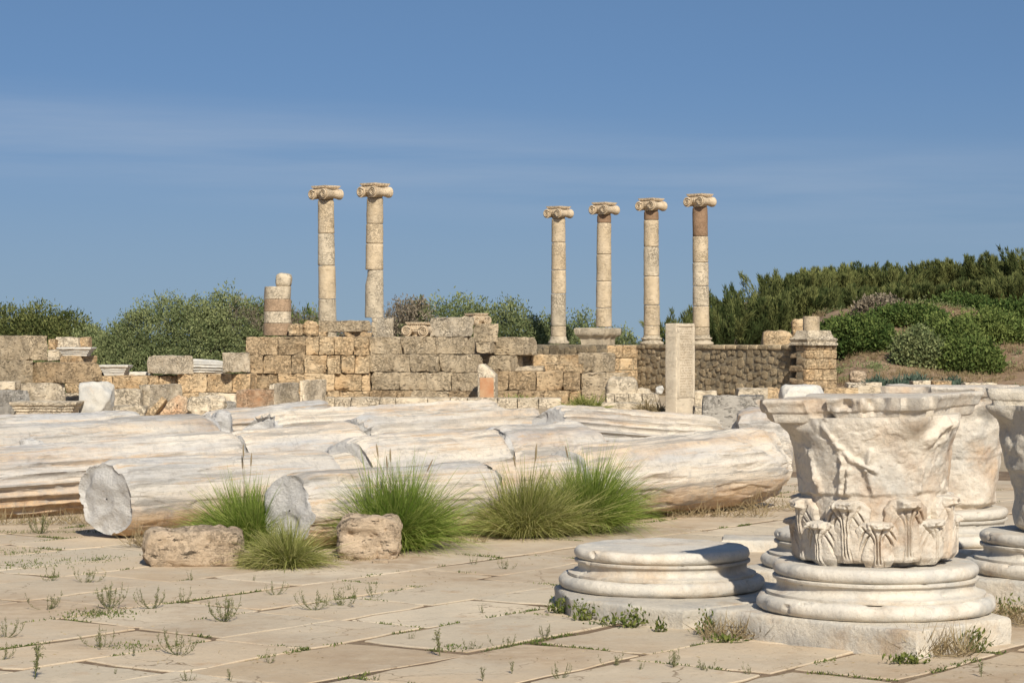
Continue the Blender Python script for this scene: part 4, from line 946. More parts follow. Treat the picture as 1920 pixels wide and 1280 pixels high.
# ================================================================== LOOSE BLOCKS
boulder('tan_rock', 362, 990, 1066, 184, 15.75, 'long tan pitted limestone block lying on the pavement between grass tufts', 'rock_tan', 31, depth=.42, rough=.045, chips=5, chip=.2, zb=-.015, rad=.06, cell=.022, cat='rock', pit=.025)
boulder('tan_rock', 692, 967, 1051, 115, 16.25, 'squat tan boulder with a flat top against the front shaft', 'rock_tan', 37, depth=.40, rough=.04, chips=7, chip=.3, zb=-.015, rad=.07, cell=.02, pit=.02)
blk('tile_fragment', 698, None, 728, 1049, 1058, 15.75, 0, .08, 'rock_tan', label='tiny pale brick fragment on the pavement before the squat boulder', cat='fragment', zb=-.004, rad=.006, rough=.004, cell=.05, chips=0, pit=0)
LB = [
 # x0, xs, x1, y0, y1, Y, theta, material, on the ground, label
 (-30, 55, 90, 629, 675, 53.0, 42, 'ashlar_grey', 0, 'big grey and tan cut block on top of the left stack'),
 (-30, 47, 62, 675.5, 719, 52.8, 40, 'ashlar_grey', 0, 'grey block at the left stack, under the topmost one'),
 (48, 118, 191, 680, 718, 52.6, 38, 'ashlar_brown', 0, 'long dark brown eroded block in the left stack'),
 (112, 120, 182, 667, 680, 53.2, 20, 'ashlar_warm', 0, 'thin orange slab lying on the long brown block'),
 (90, None, 104, 636, 655, 55.5, 0, 'ashlar_warm', 0, 'small round orange stone beside the topmost grey block'),
 (104, None, 147, 632, 655, 55.8, 5, 'ashlar_pale', 0, 'pale square block with a straight top beside the green mound'),
 (148, None, 164, 632, 655, 56.0, 5, 'ashlar_warm', 0, 'narrow block half swallowed by the green mound'),
 (90, None, 112, 655.5, 676, 54.6, 0, 'ashlar_pale', 0, 'pale plain block left of the carved white cornice piece'),
 (29, 86, 122, 719, 756, 52.3, 35, 'ashlar_pale', 1, 'pale block with a grey shaded end under the brown block'),
 (-20, None, 29, 715, 731, 52.0, 0, 'ashlar_pale', 0, 'flat pale stone on the grey block at the left edge'),
 (-20, 22, 56, 732, 778, 48.6, 40, 'rock_grey', 1, 'smooth grey block at the foot of the left stack'),
 (276, 333, 363, 667, 701, 55.9, 35, 'ashlar_pale', 0, 'isolated block with a mottled grey end on the low orange wall'),
 (417, 430, 469, 661, 698, 55.6, 30, 'ashlar_pale', 0, 'upright pale block leaning on the tall ashlar wall'),
 (211, None, 263, 730, 765, 51.5, 4, 'ashlar_pale', 1, 'pale low block with a small grid carving behind the leaning slab'),
 (260, 280, 341, 722, 757, 51.8, 20, 'ashlar_pale', 1, 'pale block with dark cap behind the leaning orange slab'),
 (443, 462, 515, 731, 764, 50.6, 28, 'ochre_stone', 1, 'ochre faced block with dark grey left side before the wall'),
 (504, 515, 566, 719, 756, 52.6, 15, 'ashlar_pale', 1, 'pale square block between ochre block and smooth tall block'),
 (562, 570, 613, 713.5, 759, 52.0, 14, 'ashlar_pale', 1, 'smooth tall pale block at the foot of the orange wall'),
 (597, 672, 696, 601, 622, 57.7, 30, 'ashlar_grey', 0, 'long grey lintel block lying on small stones on the wall top'),
 (597, None, 612, 622, 631, 57.9, 0, 'ashlar_warm', 0, 'small stone propping the left end of the long grey lintel'),
 (645, None, 696, 622.5, 631, 57.9, 0, 'ashlar_warm', 0, 'flat stone propping the right end of the long grey lintel'),
 (696, 706, 738, 595, 631, 58.2, 25, 'ashlar_pale', 0, 'pale pedestal block with sloping shoulder under the chipped column'),
 (806, 873, 889, 595, 631, 55.9, 30, 'ashlar_pale', 0, 'roughly grooved pale block lying next to the twin volutes'),
 (888, 913, 934, 607, 641, 57.4, 35, 'ashlar_grey', 0, 'dark pitted block carrying the upper volute fragment'),
 (1318, None, 1432, 742, 813, 34.8, 3, 'rock_grey', 1, 'broad rough grey block standing behind the fallen shafts near the stele'),
 (1384, None, 1440, 728, 760, 50.5, 0, 'ashlar_pale', 1, 'rounded pale block behind the broad rough grey block'),
 (1303, None, 1345, 733, 752, 55.8, 0, 'ashlar_pale', 1, 'low pale block along the rubble wall right of the stele'),
 (1302, None, 1326, 762, 778, 47.5, 0, 'ashlar_pale', 1, 'small pale square block at the right foot of the stele'),
 (1545, None, 1610, 727, 744, 55.0, 2, 'ashlar_warm', 1, 'low orange block by the foot of the pier'),
 (1600, None, 1672, 724, 741, 56.5, 0, 'ashlar_pale', 1, 'pale low slab among dry grass below the bank'),
 (1622, None, 1654, 717, 728, 58.8, 0, 'ashlar_pale', 1, 'small pale stone in the row below the blue grey shrub'),
 (1590, None, 1622, 718, 729, 58.8, 0, 'ashlar_pale', 1, 'small square stone in the row right of the pier'),
 (1712, None, 1745, 714, 726, 59.5, 0, 'ashlar_pale', 1, 'flat pale stone below the bank shrubs'),
 (1748, None, 1785, 714, 725, 59.5, 0, 'ashlar_warm', 1, 'flat orange stone below the bank shrubs'),
 (1810, None, 1870, 718, 731, 58.0, 0, 'ashlar_pale', 1, 'long low stone at the bank foot above the rear capital'),
]
for (x0, xs, x1, y0, y1, Y, th, mt, gr, lb) in LB:
    blk('stone_block', x0, xs, x1, y0, y1, Y, th, None if xs else (.6 if x1-x0 > 25 else .45), mt, label=lb, zb=(-.06 if gr else None))
# leaning and tumbled stones
def leaner(pts, Y, th, mat, label, seed, dy=.3):
    """flat slab with a given outline (picture points read at its own depth), tilted back against what stands behind"""
    pl = np.array([[X(a, Y), Z(b_, Y)] for a, b_ in pts]); c = pl.mean(0)
    V, F = prism(pl-c, -th/2, th/2, seed=seed, rad=.03, rough=.03, freq=2.5, seg=.1)
    # close the back
    o = ob('leaning_slab', mesh_np('leaning_slab', V, F, M[mat], True, 40), None, (c[0], Y, c[1]), (R(90-dy*40), 0, 0)); return tag(o, label, 'stone slab')
leaner([(283, 780), (335, 742), (352, 745), (367, 780)], 49.0, .3, 'ochre_stone', 'ochre triangular slab leaning among tumbled stones', 3)
leaner([(268, 780), (305, 744), (313, 750), (290, 780)], 48.7, .25, 'ashlar_warm', 'narrow orange slab leaning beside the triangular one', 4)
boulder('tumbled_stone', 245, 760, 785, 64, 47.6, 'low grey stone beneath the pale carved block', 'ashlar_pale', 61, zb=-.05)
boulder('tumbled_stone', 374, 744, 780, 42, 48.4, 'curved pale stone right of the triangular slab', 'ashlar_pale', 62, zb=-.05)
boulder('tumbled_stone', 402, 741, 776, 40, 48.9, 'split brownish stone before the low orange wall', 'ashlar_pale', 63, zb=-.05)
boulder('tumbled_stone', 433, 752, 776, 18, 48.8, 'small grey stone left of the ochre faced block', 'rock_grey', 64, zb=-.05)
boulder('marble_boulder', 181, 716, 774, 60, 49.0, 'bright white marble boulder with one flat cut face', 'marble_far', 65, zb=-.05, chips=11, chip=.38, rad=.08, rough=.03)
boulder('tumbled_stone', 555, 608, 631, 28, 58.0, 'eroded orange stone with holes next to the broken banded column', 'ashlar_warm', 66)
boulder('tumbled_stone', 583, 602, 631, 28, 58.1, 'lumpy orange stone left of the long grey lintel', 'ashlar_warm', 67)
boulder('tumbled_stone', 1448, 728, 758, 36, 51.0, 'rounded ochre stone between pale block and white marble chunk', 'ashlar_warm', 68, zb=-.05)
boulder('marble_boulder', 1503, 722, 758, 80, 50.0, 'rounded white marble chunk with curved flutes behind the capital', 'marble_far', 69, zb=-.05, chips=9, chip=.35, rad=.12, rough=.04)
boulder('bank_rock', 1456, 620, 650, 56, 72.0, 'reddish rock outcrop behind the rubble wall', 'ashlar_warm', 70, zb=1.2)
boulder('bank_rock', 1498, 598, 650, 28, 73.0, 'reddish upright rock behind the column stub', 'ashlar_warm', 72, zb=1.2)
boulder('bank_rock', 1608, 695, 722, 30, 62.5, 'round tan rock half sunk in the earth bank', 'rock_tan', 71)
boulder('marble_cone', 1237, 723, 738, 13, 54.3, 'small white pointed stone on the pale step by the stele', 'marble_far', 73, chips=4, chip=.5)
boulder('tumbled_stone', 1165, 706, 748, 60, 54.6, 'heap stone of pale rubble at the end of the stepped wall', 'ashlar_pale', 74, zb=-.05, chips=8, chip=.5)
boulder('tumbled_stone', 1200, 728, 750, 50, 54.8, 'low pale rubble stone between stepped wall and stele', 'ashlar_pale', 75, zb=-.05, chips=8, chip=.45)
# cornice fragments
def cornice(px0, px1, y0, y1, Y, label, mat, rotz, seed, depth=.5, zb=None):
    w = (px1-px0)/F_PX*Y; z0 = Z(y1, Y) if zb is None else zb; h = Z(y0, Y)-z0
    me = moulded_block(w*.86, depth, [(-.06, 0), (-.02, 0), (0, h*.2), (.0, h*.32), (.03, h*.34), (.03, h*.5), (.06, h*.53), (.06, h*.68), (.10, h*.74), (.12, h*.86), (.12, h*.98), (.08, h)], M[mat], 'cornice_fragment', seed, .015)
    return tag(ob('cornice_fragment', me, None, (X((px0+px1)/2, Y), Y+depth/2, z0), (0, 0, rotz)), label, 'cornice')
cornice(21, 143, 753, 779, 47.9, 'pale moulded cornice slab lying before the left stack', 'ashlar_pale', 0, 1, .7, -.03)
cornice(113, 167, 651, 667.5, 53.9, 'white carved cornice piece on the orange slab', 'marble_far', 0, 2, .5)
cornice(191, 236, 684, 704, 56.6, 'white flaring capital fragment on the low orange wall', 'marble_far', 0, 3, .5)
blk('stone_block', 187, None, 276, 697, 704, 57.0, 0, .5, 'marble_far', label='thin white slab lying along the low orange wall top', rough=.01)
shaft('small white fluted marble piece lying on the low wall', (X(360, 56.8), 56.8, Z(687, 56.8)), (X(420, 56.8), 56.9, Z(689, 56.8)), .17, .15, 77, flute=.9, e0=.05, e1=.12, erode=.02, mat='marble_far', brk='marble_far', flutes=16)
# volute fragments on the wall
def volute_fragment(px, Y, z, rotz, sc, label):
    r_ = tag(empty('volute_capital', (X(px, Y), Y, z), rotz), label, 'capital'); ionic_capital(r_, 0, 0, sc); return r_
volute_fragment(786, 57.9, 1.72, -R(20), .80, 'fallen twin volute capital at the edge of the wall top')
volute_fragment(893, 57.9, 2.03, R(35), .65, 'small volute fragment on the dark pitted block')

# ================================================================== STELES
def stele():
    Y = 48.6; Xs, w, d, c, s = bfit(1247, 1268, 1303, 606, 774, Y, 40); z1 = Z(606, Y)
    root = tag(empty('inscribed_stele', (Xs, Y, 0)), 'tall square stele with rows of cut lettering on its sunlit face', 'stele')
    ex = np.array([c, -s]); inn = np.array([s, c]); ctr = -ex*w/2+inn*d/2
    me = stone_mesh('pillar', (w, d, z1+.1), M['stele'], seed=3, rad=.02, rough=.005, cell=.09, maxn=22, chips=1, chip=.04, pit=.0)
    ob('pillar', me, root, (ctr[0], ctr[1], (z1-.1)/2), (0, 0, -R(40)))
    # lettering panel on the right face: raised frame and rows of strokes
    ang = math.atan2(inn[1], inn[0]); fr = M['stele']
    base = ex*.004
    for (s0, s1, za, zb_) in ((.03*d, .97*d, z1-.075, z1-.03), (.03*d, .13*d, .33, z1-.075), (.87*d, .97*d, .33, z1-.075)):
        me = stone_mesh('panel_frame', (s1-s0, .03, zb_-za), fr, seed=5, rad=.008, rough=.003, cell=.1); p = inn*(s0+s1)/2+base
        ob('panel_frame', me, root, (p[0], p[1], (za+zb_)/2), (0, 0, ang))
    rs = np.random.default_rng(3); Vs, Fs = [], []
    def stroke(a, z, da, dz, wd):
        v = np.array([da, dz]); nrm_ = np.array([-v[1], v[0]])/np.hypot(*v)*wd/2; k_ = len(Vs)
        for q in (np.array([a, z])-nrm_, np.array([a, z])+v-nrm_, np.array([a, z])+v+nrm_, np.array([a, z])+nrm_):
            p = inn*q[0]+ex*.0165; Vs.append((p[0], p[1], q[1]))
        Fs.append((k_, k_+1, k_+2, k_+3))
    z = z1-.135
    for row in range(26):
        a = d*.17+rs.uniform(0, .01); end = d*(.83 if row < 24 else .5)-rs.uniform(0, .04); h = .034
        while a < end:
            w_ = rs.uniform(.014, .026); kind = rs.integers(6)
            if kind != 5:
                stroke(a, z, 0.0001, h, .007)
                if kind in (0, 1): stroke(a+w_*.8, z, .0001, h, .007)
                if kind in (1, 2, 3): stroke(a, z+h*rs.choice([0, .5, 1]), w_*.8, 0.0001, .006)
                if kind == 4: stroke(a, z, w_*.8, h, .006)
            a += w_+.010
        z -= .0585
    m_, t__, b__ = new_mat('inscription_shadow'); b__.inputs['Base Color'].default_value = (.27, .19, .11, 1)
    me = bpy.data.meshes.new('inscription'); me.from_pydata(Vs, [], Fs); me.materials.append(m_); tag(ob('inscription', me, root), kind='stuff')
    V, F = stone((d*.74, .012, z1-.44), seed=9, rad=.004, rough=.002, cell=.2); p = inn*d/2+ex*.010
    ob('panel', mesh_np('panel', V, F, M['stele']), root, (p[0], p[1], (.34+z1-.08)/2), (0, 0, ang))
stele()
# small pointed stele with ochre face
Y = 54.6
pl = np.array([[X(a, Y), Z(b_, Y)] for a, b_ in ((898, 749), (931, 749), (931, 702), (922, 694), (908, 682), (900, 683), (898, 690))]); c = np.array([X(914, Y), 0])
V, F = prism(pl-c, -.18, .18, seed=4, rad=.02, rough=.012, freq=3, seg=.08)
st = tag(empty('small_stele', (c[0], Y, 0), R(-12)), 'small stele with sloping pointed top and a red ochre lower face', 'stele')
ob('slab', mesh_np('slab', V, F, M['ashlar_pale'], True, 40), st, (0, 0, 0), (R(90), 0, 0))
me = stone_mesh('ochre_panel', (.36, .03, .62), None, seed=4, rad=.01, rough=.006, cell=.1)
mo, to_, bo = new_mat('red_ochre'); vv, oi = coords(to_); L(to_, mix(to_, noise(to_, vv, 3, 6, .7, .35, .7), (.42, .19, .09), (.50, .33, .19)), bo.inputs['Base Color']); bo.inputs['Roughness'].default_value = .95
me.materials.append(mo); ob('ochre_panel', me, st, (.02, -.175, .39))

# ================================================================== VEGETATION
def leaves_mesh(name, P, D, ln, wd, mat, tint, rs):
    """diamond leaves at P pointing along D"""
    n = len(P); D = D/np.maximum(np.linalg.norm(D, axis=1)[:, None], 1e-6)
    q = rs.normal(size=(n, 3)); S = np.cross(D, q); S /= np.maximum(np.linalg.norm(S, axis=1)[:, None], 1e-6)
    ln = np.broadcast_to(ln, n)[:, None]; wd = np.broadcast_to(wd, n)[:, None]
    V = np.stack([P, P+D*ln*.45+S*wd*.5, P+D*ln, P+D*ln*.45-S*wd*.5], 1).reshape(-1, 3)
    return mesh_np(name, V, np.arange(4*n).reshape(-1, 4), mat, False, tint=np.repeat(tint, 4))
def tube_mesh(name, paths, mat, m=5):
    Vs, Fs, off = [], [], 0
    for pts, rad in paths:
        pts = np.array(pts, float); n = len(pts); rad = np.broadcast_to(rad, n); d = np.gradient(pts, axis=0); d /= np.maximum(np.linalg.norm(d, axis=1)[:, None], 1e-6)
        a = np.cross(d, [.3, .9, .2]); a /= np.maximum(np.linalg.norm(a, axis=1)[:, None], 1e-6); b_ = np.cross(d, a)
        ph = np.arange(m)*2*math.pi/m
        V = pts[:, None]+rad[:, None, None]*(np.cos(ph)[None, :, None]*a[:, None]+np.sin(ph)[None, :, None]*b_[:, None]); Vs.append(V.reshape(-1, 3))
        i, j = np.meshgrid(np.arange(n-1), np.arange(m), indexing='ij'); A = i*m+j+off; B = i*m+(j+1) % m+off
        Fs.append(np.stack([A, B, B+m, A+m], -1).reshape(-1, 4)); off += n*m
    return mesh_np(name, np.concatenate(Vs), np.concatenate(Fs), mat)
def bush(name, loc, lobes, nclump, nleaf, ln, wd, mat, label, cat='bush', seed=0, group=None, up=.5, spread=.16, spikes=0, dryfn=None, stems=5, crown='foliage'):
    """lobes: (x, y, z, rx, ry, rz) local; leaves sit in clumps on and in the lobes"""
    rs = np.random.default_rng(seed); root = tag(empty(name, loc), label, cat, group)
    lob = np.array(lobes, float); area = (lob[:, 3]*lob[:, 5]+lob[:, 4]*lob[:, 5]+lob[:, 3]*lob[:, 4]); pick = rs.choice(len(lob), nclump, p=area/area.sum())
    d = rs.normal(size=(nclump, 3)); d[:, 2] = np.abs(d[:, 2])*1.0-.25; d[:, 1] -= .35; d /= np.linalg.norm(d, axis=1)[:, None]
    c = lob[pick, :3]+d*lob[pick, 3:]*(1+(.34 if cat == 'shrub' else .18)*fbm(d*2.4+seed+pick[:, None]*3, 3))[:, None]*rs.uniform(.80, 1.03, nclump)[:, None]
    ok = c[:, 2] > -.1; c = c[ok]; d = d[ok]; nclump = len(c)
    ct = np.clip(.40+.30*rs.normal(size=nclump)+.7*fbm(c*.8+seed, 2), 0, 1)
    P = np.repeat(c, nleaf, 0)+rs.normal(size=(nclump*nleaf, 3))*spread*np.array([1, 1, .8]); D = np.repeat(d, nleaf, 0)*.7+rs.normal(size=(nclump*nleaf, 3))*.75+np.array([0, 0, up])
    T = np.clip(np.repeat(ct, nleaf)+rs.normal(size=len(P))*.18, 0, 1)
    if spikes:      # shoots that break the outline
        k = rs.choice(nclump, spikes); L_ = rs.uniform(.12, .38, spikes); dirn = d[k]*.6+rs.normal(size=(spikes, 3))*.35+np.array([0, 0, .9]); dirn /= np.linalg.norm(dirn, axis=1)[:, None]
        t = rs.uniform(0, 1, (spikes, 26)); q = c[k][:, None]+dirn[:, None]*(t*L_[:, None])[..., None]+rs.normal(size=(spikes, 26, 3))*.03*(1.2-t)[..., None]
        P = np.concatenate([P, q.reshape(-1, 3)]); D = np.concatenate([D, np.repeat(dirn, 26, 0)+rs.normal(size=(spikes*26, 3))*.5]); T = np.concatenate([T, np.repeat(ct[k], 26)])
    n = len(P); dry = dryfn(P, rs) if dryfn else np.zeros(n, bool)
    sz = rs.uniform(.7, 1.3, n)
    ob(crown, leaves_mesh(crown, P[~dry], D[~dry], ln*sz[~dry], wd*sz[~dry], M[mat], T[~dry], rs), root)
    if dry.any(): tag(ob('dry_twigs', leaves_mesh('dry_twigs', P[dry], D[dry], ln*1.8*sz[dry], wd*.35*sz[dry], M['leaf_dry'], T[dry], rs), root), 'grey brown leafless twigs')
    paths = []
    for k in range(stems):
        tgt = c[rs.integers(nclump)]*.85; b0 = np.array([tgt[0]*.35, tgt[1]*.35, -.1]); paths.append(([b0+(tgt-b0)*t+np.array([0, 0, .25*math.sin(t*3.1)]) for t in np.linspace(0, 1, 7)], np.linspace(.06, .012, 7)))
    ob('trunk', tube_mesh('trunk', paths, M['wood']), root)
    return root
def dry_at(fn): return fn
# left green mound: two bushes, the right one browner
bY = 69.0
bush('mound_bush', (X(310, bY), bY, 0), [(.3, 0, .3, 2.5, 2.0, 2.65), (-1.3, 0, .1, 1.8, 1.7, 1.85), (1.8, .2, .4, 2.2, 1.8, 2.60), (.2, -1.2, .1, 2.6, 1.2, 1.35), (-2.3, -.4, 0, 1.2, 1.2, .95)], 3200, 38, .09, .036, 'leaf_bush_grey', 'large rounded grey green bush mound behind the left stack of blocks', seed=1, spread=.12, spikes=70, dryfn=lambda P, rs: (fbm(P*.7+3, 2)+.25*(P[:, 0]-2.0)) > .38)
bush('mound_bush', (X(478, bY+1), bY+1, 0), [(0, 0, .6, 1.7, 1.6, 2.3), (.9, -.3, .3, 1.3, 1.3, 1.9), (-.6, -.8, .1, 1.5, 1.0, 1.3), (1.7, 0, .3, .9, 1., 1.6)], 1500, 36, .11, .036, 'leaf_bush', 'browner bush with bare grey twigs left of the broken banded column', seed=2, spikes=70, dryfn=lambda P, rs: (fbm(P*.8+9, 3)*1.4+rs.normal(size=len(P))*.25+.30-.28*(P[:, 2]-1.9)) > .28)
bush('mound_bush', (X(580, bY+1.5), bY+1.5, 0), [(0, 0, .5, 1.0, 1.2, 2.05), (-.8, 0, .5, .8, 1., 2.1)], 620, 36, .11, .04, 'leaf_bush', 'low brown and green bush between broken column and first tall column', seed=3, spikes=30, dryfn=lambda P, rs: (fbm(P*.9+9, 3)+rs.normal(size=len(P))*.25) > .05)
bush('mound_bush', (X(655, bY+2), bY+2, 0), [(0, 0, .3, .9, 1., 1.75)], 160, 30, .11, .03, 'leaf_dry', 'low dry brush between the pair of tall columns', seed=4, spikes=40)
bush('mound_bush', (X(860, bY+5), bY+5, 0), [(0, 0, .4, 2.6, 1.7, 2.6), (1.6, -.1, .3, 1.8, 1.6, 2.5), (-1.7, 0, .3, 1.3, 1.4, 2.6), (3.0, 0, .2, 1.1, 1.2, 2.1)], 2000, 36, .11, .042, 'leaf_bush_grey', 'long grey green bush behind the fallen twin volutes', seed=5, spikes=110, dryfn=lambda P, rs: (fbm(P*.8+4, 3)-.55*(P[:, 0]+1.0)) > .42)
bush('mound_bush', (X(765, bY+4.5), bY+4.5, 0), [(0, 0, .4, 1.1, 1.1, 2.55), (-.6, -.3, .3, .7, .8, 2.0)], 620, 36, .12, .035, 'leaf_dry', 'dry brownish bush right of the chipped column', seed=6, spikes=50)
bush('mound_bush', (X(1090, 78), 78, 0), [(0, 0, .3, 1.4, 1.4, 2.1), (1.1, 0, .2, 1.2, 1.2, 1.7), (1.9, 0, .1, .8, 1., 1.5), (-.9, 0, .3, 1., 1., 2.2)], 1100, 36, .11, .044, 'leaf_bush_grey', 'green bush sloping down behind the two columns of the rubble wall', seed=7, spikes=60)
for k_, (px, yt, lb) in enumerate(((20, 583, 'olive brown bush at the far left horizon'), (75, 580, 'rounded olive bush on the horizon behind the pale square block'), (125, 590, 'small pointed olive bush beside the green mound'), (-25, 588, 'olive bush cut by the left edge of view'))):
    zt = Z(yt, 96); bush('olive_bush', (X(px, 96), 96, 0), [(0, 0, zt*.35, 1.5, 1.2, zt*.68), (.7, 0, zt*.3, 1., 1., zt*.55)], 330, 32, .16, .05, 'leaf_tamarisk', lb, seed=20+k_, spikes=50, spread=.2)
bush('mound_bush', (X(175, 80), 80, 0), [(0, 0, .2, 1.6, 1.3, 1.7), (-1.2, 0, .1, 1., 1., 1.3)], 400, 32, .13, .045, 'leaf_bush_grey', 'pale green low bush left of the large mound', seed=29, spikes=40)

def plume_tree(px, yt, Y, seed, label, wpx=110):
    """feathery tamarisk: many upright plumes of fine twigs"""
    rs = np.random.default_rng(seed); x0 = X(px, Y); zb = float(hill_h(np.array([x0]), np.array([Y]))[0])-.05; zt = Z(yt, Y); H = zt-zb; W = wpx/F_PX*Y/2
    root = tag(empty('tamarisk_tree', (x0, Y, zb)), label, 'tree', 'tamarisk trees along the bank')
    npl = int(rs.integers(62, 100)); th = rs.uniform(0, 2*math.pi, npl); rr = np.sqrt(rs.uniform(0, 1, npl)); hz = rs.uniform(.12, .80, npl)*(1-.30*rr**2)
    base = np.stack([np.cos(th)*rr*W, np.sin(th)*rr*W*.8, hz*H], 1)
    d = np.stack([np.cos(th)*rr*.55, np.sin(th)*rr*.55, rs.uniform(.7, 1.2, npl)], 1)+rs.normal(size=(npl, 3))*.2; d /= np.linalg.norm(d, axis=1)[:, None]
    ln = rs.uniform(.45, 1.15, npl)*np.clip((H*1.02-base[:, 2]), .4, 1.15); nn = 150
    ct = np.clip(rs.uniform(.0, .5)+.33*rs.normal(size=npl)+.25*hz, 0, 1)
    t = rs.uniform(0, 1, (npl, nn)); rad = (.15*(1-t)**.6+.02)*rs.uniform(.1, 1, (npl, nn))
    q = rs.normal(size=(npl, nn, 3)); q /= np.linalg.norm(q, axis=2)[..., None]
    P = base[:, None]+d[:, None]*(t*ln[:, None])[..., None]+q*rad[..., None]*1.15
    D = d[:, None]*1.0+q*.55+np.array([0, 0, .25])
    T = np.clip(ct[:, None]+rs.normal(size=t.shape)*.15, 0, 1)
    n = npl*nn; ob('crown', leaves_mesh('crown', P.reshape(-1, 3), D.reshape(-1, 3), rs.uniform(.12, .24, n), rs.uniform(.022, .04, n), M['leaf_tamarisk'], T.ravel(), rs), root)
    paths = []
    for k in range(7):
        tg = base[rs.integers(npl)]; paths.append(([np.array([tg[0]*.1, tg[1]*.1, 0])*(1-s)+tg*s+np.array([0, 0, .2*math.sin(3.1*s)]) for s in np.linspace(0, 1, 7)], np.linspace(.055, .012, 7)))
    ob('trunk', tube_mesh('trunk', paths, M['wood']), root); return root
for k_, (px, yt, Y, w) in enumerate(((1272, 582, 84, 70), (1345, 545, 82, 95), (1395, 532, 83, 100), (1450, 517, 84, 100), (1505, 515, 85, 95), (1560, 506, 86, 100), (1618, 500, 87, 100), (1672, 512, 86, 100),
        (1725, 497, 88, 105), (1780, 492, 88, 100), (1828, 484, 87, 100), (1880, 478, 86, 100), (1925, 462, 84, 110), (1975, 468, 84, 110),
        (1370, 560, 78, 95), (1440, 556, 78.5, 90), (1520, 548, 79, 95), (1595, 545, 80, 95), (1665, 545, 81, 95), (1740, 540, 81, 95), (1820, 535, 81, 95), (1900, 520, 80, 110), (1310, 596, 80, 70))):
    if Y < 81.5: lb = 'lower tamarisk in the front of the hedge behind the rubble wall' if px < 1480 else 'lower tamarisk in the front of the hedge above the bank shrubs'
    elif px < 1300: lb = 'lone small tamarisk between stele and third column of the rubble wall'
    elif px < 1480: lb = 'tamarisk of the hedge behind the rubble wall and brown topped column'
    elif px < 1900: lb = 'feathery tamarisk on the hedge line above the earth bank'
    else: lb = 'tallest dark tamarisk rising at the high end of the hedge'
    plume_tree(px, yt, Y, 200+k_, lb, w)
# shrubs on the bank
SH = [(1612, 596, 655, 110, 69, 'leaf_shrub', 'bright green dense shrub beside the column stub'), (1575, 602, 640, 70, 71, 'leaf_shrub', 'bright green shrub hugging the pier'),
      (1700, 578, 640, 120, 73, 'leaf_shrub', 'dark leafy shrub on the bank crest left of the bare earth'), (1650, 590, 630, 70, 74, 'leaf_dry', 'dry twiggy shrub on the bank crest'),
      (1770, 600, 690, 130, 68, 'leaf_bush', 'broad olive shrub in the middle of the bank'), (1850, 590, 660, 130, 70, 'leaf_bush', 'large dark shrub towards the right of the bank'),
      (1915, 565, 645, 130, 73, 'leaf_shrub', 'dark shrub below the tallest tamarisk'), (1720, 622, 690, 70, 67, 'leaf_bush_grey', 'greyish shrub spilling down the bank'),
      (1800, 582, 625, 110, 76, 'leaf_shrub', 'light green grassy shrub under the bare earth patch'), (1820, 640, 690, 90, 66.5, 'leaf_bush', 'low dark shrub at the bank foot')]
for k_, (px, yt, yb, w, Y, mt, lb) in enumerate(SH):
    x0 = X(px, Y); zb = float(hill_h(np.array([x0]), np.array([Y]))[0])-.1; W = w/F_PX*Y/2; H = max(.5, Z(yt, Y)-zb)
    bush('bank_shrub', (x0, Y, zb), [(0, 0, H*.3, W, W*.8, H*.7), (W*.5, -W*.2, H*.2, W*.6, W*.6, H*.55), (-W*.5, -.1, H*.15, W*.6, W*.6, H*.6)], 420, 34, .11, .055, mt, lb, 'shrub', 300+k_, None, spikes=25, spread=.13)
for k_, (px, yt, yb, w, Y, lb) in enumerate(((1672, 690, 722, 105, 61.5, 'blue grey spiky plant at the foot of the bank'), (1640, 703, 722, 55, 60.8, 'smaller blue grey plant left of the spiky one'), (1782, 690, 722, 45, 61.5, 'blue green tuft on the lower bank'), (1715, 697, 720, 40, 62.2, 'blue grey plant on bare earth'))):
    x0 = X(px, Y); W = w/F_PX*Y/2; bush('bank_plant', (x0, Y, max(0, float(hill_h(np.array([x0]), np.array([Y]))[0]))), [(0, 0, 0, W, .4, .42)], 110, 22, .18, .035, 'leaf_blue', lb, 'plant', 330+k_, None, up=.9, spread=.08, stems=3)
